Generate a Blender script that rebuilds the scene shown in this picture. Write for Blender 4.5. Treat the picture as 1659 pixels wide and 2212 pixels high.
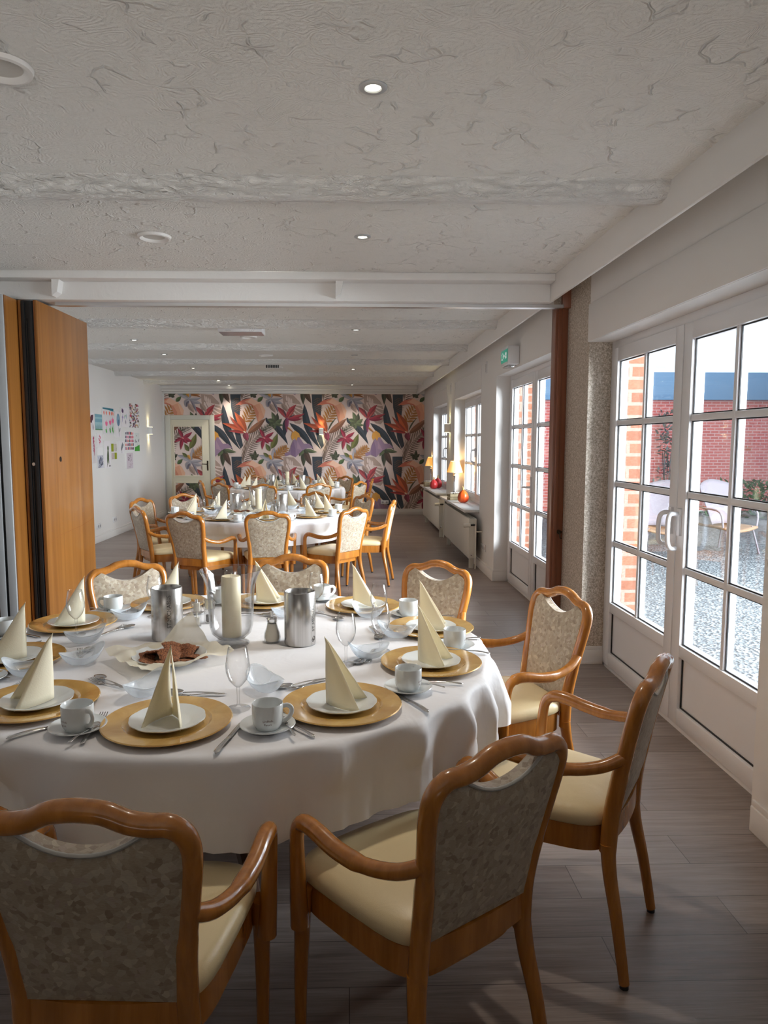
import bpy, bmesh, math, random
from math import sin, cos, pi, radians, sqrt, atan2
from mathutils import Vector, Matrix

for o in list(bpy.data.objects):
    bpy.data.objects.remove(o)
scene = bpy.context.scene
C = scene.collection
rnd = random.Random(7)

# ------------------------------------------------------------------ camera
cam_d = bpy.data.cameras.new('camera')
cam = bpy.data.objects.new('camera', cam_d)
C.objects.link(cam)
cam.location = (0, 0, 1.5)
cam.rotation_euler = (radians(90 - 5.637), 0, radians(-1.498))
cam_d.sensor_width = 36
cam_d.lens = 1530 / 2212 * 36
cam_d.shift_x = 37.5 / 2212
cam_d.clip_start = 0.05
cam_d.clip_end = 200
scene.camera = cam

# ------------------------------------------------------------------ view, world, sun
scene.view_settings.view_transform = 'Standard'
scene.view_settings.look = 'None'
scene.view_settings.exposure = 0.18
scene.view_settings.gamma = 1.0
scene.view_settings.use_curve_mapping = False
cy = scene.cycles
cy.max_bounces = 8
cy.diffuse_bounces = 4
cy.glossy_bounces = 3
cy.transmission_bounces = 6
cy.transparent_max_bounces = 24
cy.caustics_reflective = False
cy.caustics_refractive = False
cy.sample_clamp_indirect = 6.0
cy.use_denoising = True

SKY = 1.6
SUN = 1.8
DAY_FILL = 6200.0
REAR = 16.0
LAMP = 40.0          # watts of one ceiling spot
world = bpy.data.worlds.new('world')
scene.world = world
world.use_nodes = True
bg = world.node_tree.nodes['Background']
bg.inputs[0].default_value = (0.80, 0.90, 1.0, 1)
bg.inputs[1].default_value = SKY

sun_d = bpy.data.lights.new('sun', 'SUN')
sun_d.energy = SUN
sun_d.angle = radians(0.8)
sun_d.color = (1.0, 0.95, 0.86)
sun = bpy.data.objects.new('sun', sun_d)
C.objects.link(sun)
sun.rotation_euler = Vector((0.10, -1.0, -0.42)).to_track_quat('-Z', 'Y').to_euler()

def area_light(name, loc, aim, sx, sy, watts, col):
    d = bpy.data.lights.new(name, 'AREA')
    d.shape = 'RECTANGLE'
    d.size, d.size_y = sx, sy
    d.energy = watts
    d.color = col
    o = bpy.data.objects.new(name, d)
    C.objects.link(o)
    o.location = loc
    o.rotation_euler = (Vector(aim) - Vector(loc)).to_track_quat('-Z', 'Y').to_euler()
    return o
# added area light, out of view outside, to brighten the room through the glazing
area_light('day_fill', (7.0, 3.0, 2.6), (0.0, 4.6, 1.2), 9.0, 5.0, DAY_FILL, (.90, .95, 1.0))
# weak uplight added behind the viewer to brighten the beams and ceiling
rear = area_light('rear_fill', (-.8, -3.6, 1.2), (-.6, 1.5, 3.5), 3.2, .8, REAR, (1.0, .96, .90))
rear.data.spread = radians(56)

# ------------------------------------------------------------------ materials
def lin(r, g, b):
    f = lambda c: c / 12.92 if c <= 0.04045 else ((c + 0.055) / 1.055) ** 2.4
    return (f(r), f(g), f(b), 1.0)

def new_mat(name):
    m = bpy.data.materials.new(name)
    m.use_nodes = True
    nt = m.node_tree
    return m, nt, nt.nodes['Principled BSDF']

def mat(name, col, rough=0.5, metal=0.0, coat=0.0, spec=0.5, emit=None, es=0.0, sheen=0.0):
    m, nt, b = new_mat(name)
    b.inputs['Base Color'].default_value = col
    b.inputs['Roughness'].default_value = rough
    b.inputs['Metallic'].default_value = metal
    b.inputs['Coat Weight'].default_value = coat
    b.inputs['Coat Roughness'].default_value = 0.12
    b.inputs['Specular IOR Level'].default_value = spec
    b.inputs['Sheen Weight'].default_value = sheen
    if emit:
        b.inputs['Emission Color'].default_value = emit
        b.inputs['Emission Strength'].default_value = es
    return m

def N(nt, t, **kw):
    n = nt.nodes.new(t)
    for k, v in kw.items():
        if k.startswith('i_'):
            n.inputs[k[2:].replace('_', ' ')].default_value = v
        else:
            setattr(n, k, v)
    return n

def coords(nt, scale=(1, 1, 1), kind='Object', rot=(0, 0, 0)):
    tc = N(nt, 'ShaderNodeTexCoord')
    mp = N(nt, 'ShaderNodeMapping')
    mp.inputs['Scale'].default_value = scale
    mp.inputs['Rotation'].default_value = rot
    nt.links.new(tc.outputs[kind], mp.inputs['Vector'])
    return mp.outputs['Vector']

def ramp(nt, src, stops):
    r = N(nt, 'ShaderNodeValToRGB')
    e = r.color_ramp.elements
    while len(e) < len(stops):
        e.new(0.5)
    for k, (p, c) in enumerate(stops):
        e[k].position = p
        e[k].color = c
    nt.links.new(src, r.inputs['Fac'])
    return r.outputs['Color']

def bump(nt, b, src, strength=0.3, dist=0.01, prev=None):
    n = N(nt, 'ShaderNodeBump')
    n.inputs['Strength'].default_value = strength
    n.inputs['Distance'].default_value = dist
    nt.links.new(src, n.inputs['Height'])
    if prev:
        nt.links.new(prev, n.inputs['Normal'])
    nt.links.new(n.outputs['Normal'], b.inputs['Normal'])
    return n.outputs['Normal']

def noise(nt, vec, scale, detail=3.0, rough=0.5, dist=0.0):
    n = N(nt, 'ShaderNodeTexNoise')
    n.inputs['Scale'].default_value = scale
    n.inputs['Detail'].default_value = detail
    n.inputs['Roughness'].default_value = rough
    n.inputs['Distortion'].default_value = dist
    nt.links.new(vec, n.inputs['Vector'])
    return n

def vor(nt, vec, scale, feature='F1', rand=1.0):
    n = N(nt, 'ShaderNodeTexVoronoi', feature=feature)
    n.inputs['Scale'].default_value = scale
    n.inputs['Randomness'].default_value = rand
    nt.links.new(vec, n.inputs['Vector'])
    return n

def mth(nt, op, a, b=None):
    n = N(nt, 'ShaderNodeMath', operation=op)
    for i, s in enumerate((a, b)):
        if s is None:
            continue
        if isinstance(s, (int, float)):
            n.inputs[i].default_value = s
        else:
            nt.links.new(s, n.inputs[i])
    return n.outputs[0]

def mixc(nt, fac, a, b, mode='MIX'):
    n = N(nt, 'ShaderNodeMix', data_type='RGBA', blend_type=mode)
    for sock, s in ((n.inputs[0], fac), (n.inputs[6], a), (n.inputs[7], b)):
        if isinstance(s, (int, float, tuple)):
            sock.default_value = s
        else:
            nt.links.new(s, sock)
    return n.outputs[2]

def wood_mat(name, c1, c2, rough=0.25, scale=(9, 9, 1.0), coat=0.6, kind='Object', nscale=4.0):
    m, nt, b = new_mat(name)
    v = coords(nt, scale, kind)
    n1 = noise(nt, v, nscale, 4, 0.6, 0.6)
    col = ramp(nt, n1.outputs['Fac'], [(0.3, c1), (0.7, c2)])
    nt.links.new(col, b.inputs['Base Color'])
    b.inputs['Roughness'].default_value = rough
    b.inputs['Coat Weight'].default_value = coat
    b.inputs['Coat Roughness'].default_value = 0.08
    return m

M = {}
M['wood'] = wood_mat('honey wood', lin(.62, .38, .12), lin(.74, .47, .18), 0.26)
M['veneer'] = wood_mat('cherry veneer', lin(.49, .30, .12), lin(.63, .42, .20), 0.34, (13, 13, .30), 0.2, 'Object', 1.0)
M['edgewood'] = wood_mat('veneer edge', lin(.50, .28, .12), lin(.58, .33, .15), 0.4, (14, 14, .4), 0.1)
M['post'] = wood_mat('red brown post', lin(.50, .30, .21), lin(.57, .35, .25), 0.35, (14, 14, .4), 0.3)
M['white'] = mat('white paint', lin(.90, .89, .88), 0.55)
M['pvc'] = mat('white frame plastic', lin(.90, .90, .91), 0.28, coat=0.2)
M['gasket'] = mat('black gasket', (0.01, 0.01, 0.012, 1), 0.6)
M['black'] = mat('black plastic', (0.012, 0.012, 0.013, 1), 0.45)
M['alu'] = mat('aluminium', (0.72, 0.73, 0.75, 1), 0.35, 1.0)
M['chrome'] = mat('chrome', (0.75, 0.75, 0.76, 1), 0.12, 1.0)
M['cutlery'] = mat('cutlery steel', (0.62, 0.61, 0.60, 1), 0.16, 1.0)
M['porcelain'] = mat('porcelain', lin(.88, .89, .89), 0.18, coat=0.5)
M['darkred'] = mat('brown print', lin(.40, .22, .20), 0.5)
M['darkprint'] = mat('engraved print', (0.05, 0.045, 0.04, 1), 0.5)
M['candle'] = mat('candle wax', lin(.92, .87, .74), 0.45)
M['candle'].node_tree.nodes['Principled BSDF'].inputs['Subsurface Weight'].default_value = 0.15
M['candle'].node_tree.nodes['Principled BSDF'].inputs['Subsurface Radius'].default_value = (.02, .015, .01)
M['wick'] = mat('wick', lin(.85, .82, .75), 0.8)
M['sugar'] = mat('sugar', lin(.93, .90, .84), 0.8)
M['pepper'] = mat('pepper', (0.03, 0.02, 0.015, 1), 0.8)
M['radiator'] = mat('radiator enamel', lin(.88, .87, .83), 0.3)
M['brass'] = mat('dark bronze', (0.06, 0.045, 0.03, 1), 0.35, 0.8)
M['silver'] = mat('lamp silver', (0.70, 0.71, 0.74, 1), 0.22, 1.0)
M['crate'] = wood_mat('crate wood', lin(.58, .52, .40), lin(.68, .61, .48), 0.7, (6, 6, 6), 0)
M['flowerwhite'] = mat('dried white flowers', lin(.92, .90, .86), 0.8)
M['stalk'] = mat('pumpkin stalk', lin(.70, .58, .36), 0.7)
M['green_sign'] = mat('green sign', lin(.16, .68, .58), 0.3, emit=lin(.16, .68, .58), es=0.25)
M['sign_white'] = mat('sign white', lin(.95, .97, .96), 0.3, emit=(1, 1, 1, 1), es=0.25)
M['lens'] = mat('lit lens', (1, .97, .88, 1), 0.4, emit=(1, .93, .74, 1), es=9.0)
M['warmlens'] = mat('lit wall lens', (1, .9, .6, 1), 0.4, emit=(1, .85, .42, 1), es=12.0)
M['shade'] = mat('lit lamp shade', lin(.95, .82, .62), 0.8, emit=(1.0, .42, .06, 1), es=0.75)
M['grout'] = mat('mortar', lin(.78, .74, .68), 0.9)
M['fascia'] = mat('blue grey fascia', lin(.38, .53, .67), 0.6)
M['wicker'] = mat('wicker', lin(.40, .38, .41), 0.8)
M['sling'] = mat('beige sling', lin(.46, .36, .27), 0.8)
M['leafgreen'] = mat('shrub green', lin(.22, .38, .22), 0.7)
M['twig'] = mat('grey green twig', lin(.34, .38, .38), 0.8)
M['petal'] = mat('petal', lin(.95, .95, .93), 0.6)
M['tabletop'] = mat('table wood', lin(.35, .22, .14), 0.5)

def speck_mat():
    m, nt, b = new_mat('speckled wallpaper')
    v = coords(nt)
    n = noise(nt, v, 95, 3, 0.6, 0.8)
    col = ramp(nt, n.outputs['Fac'], [(0.36, lin(.60, .55, .49)), (0.5, lin(.73, .68, .62)), (0.64, lin(.86, .82, .78))])
    nt.links.new(col, b.inputs['Base Color'])
    b.inputs['Roughness'].default_value = 0.7
    bump(nt, b, n.outputs['Fac'], 0.35, 0.003)
    return m
M['speck'] = speck_mat()

def ceil_mat(name, base, worms=True):
    m, nt, b = new_mat(name)
    v = coords(nt)
    big = noise(nt, v, 5.5, 2, 0.5, 0.3)
    rid = mth(nt, 'SINE', mth(nt, 'MULTIPLY', big.outputs['Fac'], 150.0))
    fine = noise(nt, v, 75, 3, 0.6, 0.6)
    warp = noise(nt, v, 6.0, 2, 0.5)
    vv = N(nt, 'ShaderNodeVectorMath', operation='MULTIPLY_ADD')
    nt.links.new(warp.outputs['Color'], vv.inputs[0])
    vv.inputs[1].default_value = (0.22, 0.22, 0.22)
    nt.links.new(v, vv.inputs[2])
    vd = vor(nt, vv.outputs[0], 5.5, 'DISTANCE_TO_EDGE')
    line = N(nt, 'ShaderNodeMapRange')
    line.inputs['From Min'].default_value = 0.045
    line.inputs['From Max'].default_value = 0.008
    nt.links.new(vd.outputs['Distance'], line.inputs['Value'])
    msk = noise(nt, v, 8.5, 1, 0.5)
    mr = N(nt, 'ShaderNodeMapRange')
    mr.inputs['From Min'].default_value = 0.54
    mr.inputs['From Max'].default_value = 0.60
    nt.links.new(msk.outputs['Fac'], mr.inputs['Value'])
    worm = mth(nt, 'MULTIPLY', line.outputs[0], mr.outputs[0])
    h = mth(nt, 'ADD', mth(nt, 'MULTIPLY', rid, 0.16), mth(nt, 'ADD', mth(nt, 'MULTIPLY', fine.outputs['Fac'], 1.1), mth(nt, 'MULTIPLY', worm, 1.9)))
    b.inputs['Base Color'].default_value = base
    b.inputs['Roughness'].default_value = 0.75
    bump(nt, b, h, 0.8, 0.007)
    return m
M['ceiling'] = ceil_mat('textured ceiling paper', lin(.92, .915, .90))

def plaster_mat(name, base, sc, st, dist=0.02, stretch=(1, 1, 1), rough=0.6):
    m, nt, b = new_mat(name)
    v = coords(nt, stretch)
    n = noise(nt, v, sc, 4, 0.6, 1.2)
    b.inputs['Base Color'].default_value = base
    b.inputs['Roughness'].default_value = rough
    bump(nt, b, n.outputs['Fac'], st, dist)
    return m
M['beam'] = plaster_mat('rough hewn white beam', lin(.95, .945, .935), 11, 0.95, 0.05, (1.3, 3, 3))
M['header'] = plaster_mat('white plaster header', lin(.91, .90, .89), 7, 0.25, 0.02)
M['wallwhite'] = plaster_mat('white wallpaper', lin(.91, .90, .89), 40, 0.12, 0.004)

def floor_mat():
    m, nt, b = new_mat('grey brown vinyl planks')
    v = coords(nt)
    br = N(nt, 'ShaderNodeTexBrick')
    br.offset = 0.37
    br.inputs['Scale'].default_value = 1.0
    br.inputs['Brick Width'].default_value = 1.22
    br.inputs['Row Height'].default_value = 0.182
    br.inputs['Mortar Size'].default_value = 0.0014
    br.inputs['Mortar Smooth'].default_value = 0.1
    br.inputs['Color1'].default_value = (0.0, 0, 0, 1)
    br.inputs['Color2'].default_value = (1, 1, 1, 1)
    br.inputs['Mortar'].default_value = (0.5, 0.5, 0.5, 1)
    nt.links.new(v, br.inputs['Vector'])
    vs = coords(nt, (1.1, 16, 1))
    g1 = noise(nt, vs, 2.2, 5, 0.62, 0.5)
    vs2 = coords(nt, (3, 90, 1))
    g2 = noise(nt, vs2, 2.0, 3, 0.6, 0.3)
    col = ramp(nt, g1.outputs['Fac'], [(0.28, lin(.38, .31, .29)), (0.52, lin(.52, .46, .44)), (0.75, lin(.66, .60, .57))])
    c2 = mixc(nt, 0.5, col, ramp(nt, g2.outputs['Fac'], [(0.3, lin(.38, .33, .30)), (0.7, lin(.60, .54, .50))]))
    tint = mixc(nt, 0.06, c2, br.outputs['Color'])
    dark = mixc(nt, br.outputs['Fac'], tint, lin(.30, .25, .23))
    nt.links.new(dark, b.inputs['Base Color'])
    b.inputs['Roughness'].default_value = 0.34
    rr = ramp(nt, g2.outputs['Fac'], [(0.3, (.30, .30, .30, 1)), (0.7, (.46, .46, .46, 1))])
    nt.links.new(rr, b.inputs['Roughness'])
    inv = mth(nt, 'SUBTRACT', g2.outputs['Fac'], mth(nt, 'MULTIPLY', br.outputs['Fac'], 2.0))
    bump(nt, b, inv, 0.18, 0.002)
    return m
M['floor'] = floor_mat()

def fabric_mat():
    m, nt, b = new_mat('mottled beige upholstery')
    v = coords(nt)
    w = noise(nt, v, 30, 2, 0.5)
    vv = N(nt, 'ShaderNodeVectorMath', operation='MULTIPLY_ADD')
    nt.links.new(w.outputs['Color'], vv.inputs[0])
    vv.inputs[1].default_value = (0.02, 0.02, 0.02)
    nt.links.new(v, vv.inputs[2])
    f = vor(nt, vv.outputs[0], 82)
    sep = N(nt, 'ShaderNodeSeparateColor')
    nt.links.new(f.outputs['Color'], sep.inputs[0])
    col = ramp(nt, sep.outputs[0], [(0.0, lin(.54, .46, .38)), (0.2, lin(.63, .56, .47)), (0.5, lin(.66, .59, .50)), (0.75, lin(.68, .63, .56)), (0.90, lin(.76, .71, .62)), (1.0, lin(.65, .57, .52))])
    fine = noise(nt, coords(nt, (60, 400, 400)), 2.0, 2)
    c2 = mixc(nt, 0.12, col, ramp(nt, fine.outputs['Fac'], [(0.35, lin(.5, .45, .4)), (0.65, lin(.85, .82, .75))]))
    nt.links.new(c2, b.inputs['Base Color'])
    b.inputs['Roughness'].default_value = 0.55
    b.inputs['Sheen Weight'].default_value = 0.25
    bump(nt, b, fine.outputs['Fac'], 0.2, 0.001)
    return m
M['fabric'] = fabric_mat()
M['piping'] = mat('grey piping', lin(.72, .72, .70), 0.6)

def silver_fabric():
    m, nt, b = new_mat('silver grey crushed fabric')
    v = coords(nt)
    n = noise(nt, v, 150, 3, 0.65, 0.8)
    col = ramp(nt, n.outputs['Fac'], [(0.38, lin(.30, .32, .36)), (0.5, lin(.54, .57, .61)), (0.60, lin(.86, .88, .91))])
    nt.links.new(col, b.inputs['Base Color'])
    b.inputs['Roughness'].default_value = 0.35
    bump(nt, b, n.outputs['Fac'], 0.5, 0.004)
    return m
M['silverfabric'] = silver_fabric()

def leather_mat():
    m, nt, b = new_mat('cream leatherette')
    v = coords(nt)
    f = vor(nt, v, 420)
    b.inputs['Base Color'].default_value = lin(.89, .81, .64)
    b.inputs['Roughness'].default_value = 0.38
    n = noise(nt, v, 14, 2, 0.5, 1.0)
    nn = bump(nt, b, f.outputs['Distance'], 0.10, 0.001)
    bump(nt, b, n.outputs['Fac'], 0.15, 0.01, nn)
    return m
M['leather'] = leather_mat()

def cloth_mat():
    m, nt, b = new_mat('white table linen')
    v = coords(nt)
    n = noise(nt, v, 7, 3, 0.55, 0.7)
    b.inputs['Base Color'].default_value = lin(.93, .92, .93)
    b.inputs['Roughness'].default_value = 0.6
    b.inputs['Sheen Weight'].default_value = 0.15
    bump(nt, b, n.outputs['Fac'], 0.22, 0.02)
    return m
M['cloth'] = cloth_mat()

def napkin_mat():
    m, nt, b = new_mat('cream paper napkin')
    v = coords(nt)
    f = vor(nt, v, 260)
    b.inputs['Base Color'].default_value = lin(.98, .95, .86)
    b.inputs['Roughness'].default_value = 0.8
    bump(nt, b, f.outputs['Distance'], 0.10, 0.002)
    tr = N(nt, 'ShaderNodeBsdfTranslucent')
    tr.inputs[0].default_value = lin(.99, .93, .78)
    mx = N(nt, 'ShaderNodeMixShader')
    mx.inputs[0].default_value = 0.22
    nt.links.new(b.outputs[0], mx.inputs[1])
    nt.links.new(tr.outputs[0], mx.inputs[2])
    nt.links.new(mx.outputs[0], nt.nodes['Material Output'].inputs[0])
    return m
M['napkin'] = napkin_mat()

def gold_mat():
    m, nt, b = new_mat('gold lacquered charger')
    v = coords(nt)
    n = noise(nt, v, 9, 4, 0.6, 1.0)
    col = ramp(nt, n.outputs['Fac'], [(0.3, lin(.80, .60, .29)), (0.7, lin(.93, .76, .44))])
    nt.links.new(col, b.inputs['Base Color'])
    b.inputs['Roughness'].default_value = 0.26
    b.inputs['Metallic'].default_value = 0.30
    b.inputs['Coat Weight'].default_value = 0.9
    b.inputs['Coat Roughness'].default_value = 0.08
    return m
M['gold'] = gold_mat()

def steel_mat():
    m, nt, b = new_mat('brushed steel')
    v = coords(nt, (90, 90, 0.4))
    n = noise(nt, v, 1.0, 3, 0.6)
    col = ramp(nt, n.outputs['Fac'], [(0.3, (.46, .44, .42, 1)), (0.7, (.68, .67, .66, 1))])
    nt.links.new(col, b.inputs['Base Color'])
    b.inputs['Metallic'].default_value = 1.0
    b.inputs['Roughness'].default_value = 0.26
    b.inputs['Anisotropic'].default_value = 0.5
    return m
M['steel'] = steel_mat()

def thin_glass(name, tint=(1, 1, 1, 1), f0=0.06, f1=0.85, power=3.0, rough=0.02, edge=None):
    m = bpy.data.materials.new(name)
    m.use_nodes = True
    nt = m.node_tree
    nt.nodes.remove(nt.nodes['Principled BSDF'])
    t = N(nt, 'ShaderNodeBsdfTransparent')
    t.inputs[0].default_value = tint
    g = N(nt, 'ShaderNodeBsdfGlossy')
    g.inputs['Roughness'].default_value = rough
    lw = N(nt, 'ShaderNodeLayerWeight')
    lw.inputs['Blend'].default_value = 0.5
    p = mth(nt, 'POWER', lw.outputs['Facing'], power)
    mr = N(nt, 'ShaderNodeMapRange')
    mr.inputs['To Min'].default_value = f0
    mr.inputs['To Max'].default_value = f1
    nt.links.new(p, mr.inputs['Value'])
    if edge:
        nt.links.new(mixc(nt, mth(nt, 'POWER', lw.outputs['Facing'], 2.0), tint, edge), t.inputs[0])
    mx = N(nt, 'ShaderNodeMixShader')
    nt.links.new(mr.outputs[0], mx.inputs[0])
    nt.links.new(t.outputs[0], mx.inputs[1])
    nt.links.new(g.outputs[0], mx.inputs[2])
    nt.links.new(mx.outputs[0], nt.nodes['Material Output'].inputs[0])
    return m
M['pane'] = thin_glass('window glass', (.97, .985, .985, 1), 0.09, 0.4, 3.0)
M['glass'] = thin_glass('clear glass', (.99, .99, .99, 1), 0.035, 0.9, 2.6, 0.01, (.42, .43, .44, 1))
M['vaseglass'] = thin_glass('heavy clear glass', (.985, .985, .985, 1), 0.045, 0.85, 2.4, 0.01, (.74, .75, .76, 1))
M['acrylic'] = thin_glass('acrylic', (.93, .93, .93, 1), 0.12, 0.6, 2.0)

def frost_mat():
    m, nt, b = new_mat('textured glass')
    b.inputs['Base Color'].default_value = lin(.93, .95, .97)
    b.inputs['Roughness'].default_value = 0.15
    t = N(nt, 'ShaderNodeBsdfTransparent')
    t.inputs[0].default_value = (.96, .98, 1, 1)
    lw = N(nt, 'ShaderNodeLayerWeight')
    lw.inputs['Blend'].default_value = 0.35
    mr = N(nt, 'ShaderNodeMapRange')
    mr.inputs['To Min'].default_value = 0.20
    mr.inputs['To Max'].default_value = 0.85
    nt.links.new(lw.outputs['Facing'], mr.inputs['Value'])
    mx = N(nt, 'ShaderNodeMixShader')
    nt.links.new(mr.outputs[0], mx.inputs[0])
    nt.links.new(t.outputs[0], mx.inputs[1])
    nt.links.new(b.outputs[0], mx.inputs[2])
    nt.links.new(mx.outputs[0], nt.nodes['Material Output'].inputs[0])
    return m
M['frost'] = frost_mat()

def paper_mat():
    m, nt, b = new_mat('baking parchment')
    b.inputs['Base Color'].default_value = lin(.94, .91, .83)
    b.inputs['Roughness'].default_value = 0.4
    tr = N(nt, 'ShaderNodeBsdfTranslucent')
    tr.inputs[0].default_value = lin(.94, .90, .80)
    t = N(nt, 'ShaderNodeBsdfTransparent')
    mx = N(nt, 'ShaderNodeMixShader')
    mx.inputs[0].default_value = 0.4
    nt.links.new(b.outputs[0], mx.inputs[1])
    nt.links.new(tr.outputs[0], mx.inputs[2])
    mx2 = N(nt, 'ShaderNodeMixShader')
    mx2.inputs[0].default_value = 0.22
    nt.links.new(mx.outputs[0], mx2.inputs[1])
    nt.links.new(t.outputs[0], mx2.inputs[2])
    nt.links.new(mx2.outputs[0], nt.nodes['Material Output'].inputs[0])
    return m
M['paper'] = paper_mat()

def cookie_mat():
    m, nt, b = new_mat('oat biscuit')
    v = coords(nt)
    f = vor(nt, v, 240)
    col = ramp(nt, f.outputs['Distance'], [(0.05, lin(.68, .44, .27)), (0.5, lin(.52, .31, .18)), (0.9, lin(.30, .16, .09))])
    nt.links.new(col, b.inputs['Base Color'])
    b.inputs['Roughness'].default_value = 0.7
    bump(nt, b, f.outputs['Distance'], 0.6, 0.003)
    return m
M['cookie'] = cookie_mat()

def pumpkin_mat(name, a, c):
    m, nt, b = new_mat(name)
    n = noise(nt, coords(nt), 9, 2)
    nt.links.new(ramp(nt, n.outputs['Fac'], [(0.35, a), (0.65, c)]), b.inputs['Base Color'])
    b.inputs['Roughness'].default_value = 0.35
    return m
M['pumpkin'] = pumpkin_mat('orange pumpkin skin', lin(.86, .36, .12), lin(.78, .24, .12))
M['pumpkin_red'] = pumpkin_mat('red pumpkin skin', lin(.74, .20, .20), lin(.66, .14, .16))

def brick_mat(name, c1, c2, mortar, bw=0.25, bh=0.0833, ms=0.012, plane='XZ'):
    m, nt, b = new_mat(name)
    tc = N(nt, 'ShaderNodeTexCoord')
    sp = N(nt, 'ShaderNodeSeparateXYZ')
    nt.links.new(tc.outputs['Object'], sp.inputs[0])
    cb = N(nt, 'ShaderNodeCombineXYZ')
    s = mth(nt, 'ADD', sp.outputs['X'], sp.outputs['Y'])
    nt.links.new(s, cb.inputs['X'])
    nt.links.new(sp.outputs['Z'], cb.inputs['Y'])
    br = N(nt, 'ShaderNodeTexBrick')
    br.inputs['Scale'].default_value = 1.0
    br.inputs['Brick Width'].default_value = bw
    br.inputs['Row Height'].default_value = bh
    br.inputs['Mortar Size'].default_value = ms
    br.inputs['Color1'].default_value = c1
    br.inputs['Color2'].default_value = c2
    br.inputs['Mortar'].default_value = mortar
    nt.links.new(cb.outputs[0], br.inputs['Vector'])
    n = noise(nt, tc.outputs['Object'], 30, 3)
    nt.links.new(mixc(nt, 0.35, br.outputs['Color'], ramp(nt, n.outputs['Fac'], [(0.3, c1), (0.7, c2)])), b.inputs['Base Color'])
    b.inputs['Roughness'].default_value = 0.85
    inv = mth(nt, 'ADD', mth(nt, 'MULTIPLY', br.outputs['Fac'], -1.0), mth(nt, 'MULTIPLY', n.outputs['Fac'], 0.4))
    bump(nt, b, inv, 0.6, 0.008)
    return m
M['brick'] = brick_mat('orange brick', lin(.42, .24, .16), lin(.50, .31, .22), lin(.50, .46, .42))
M['redbrick'] = brick_mat('red brick', lin(.70, .34, .33), lin(.77, .42, .40), lin(.82, .72, .72), 0.20, 0.068, 0.010)

def gravel_mat():
    m, nt, b = new_mat('pale pebble paving')
    v = coords(nt)
    f = vor(nt, v, 38)
    sep = N(nt, 'ShaderNodeSeparateColor')
    nt.links.new(f.outputs['Color'], sep.inputs[0])
    col = ramp(nt, sep.outputs[0], [(0.0, lin(.20, .22, .24)), (0.5, lin(.31, .34, .36)), (1.0, lin(.46, .48, .49))])
    nt.links.new(col, b.inputs['Base Color'])
    b.inputs['Roughness'].default_value = 0.7
    bump(nt, b, f.outputs['Distance'], 0.8, 0.02)
    return m
M['gravel'] = gravel_mat()

def paint_mat(name, rough=0.75):
    m, nt, b = new_mat(name)
    a = N(nt, 'ShaderNodeAttribute')
    a.attribute_name = 'Col'
    nt.links.new(a.outputs['Color'], b.inputs['Base Color'])
    b.inputs['Roughness'].default_value = rough
    return m
M['mural'] = paint_mat('printed tropical wallpaper', 0.6)
M['drawing'] = paint_mat('painted canvas', 0.7)
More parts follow.
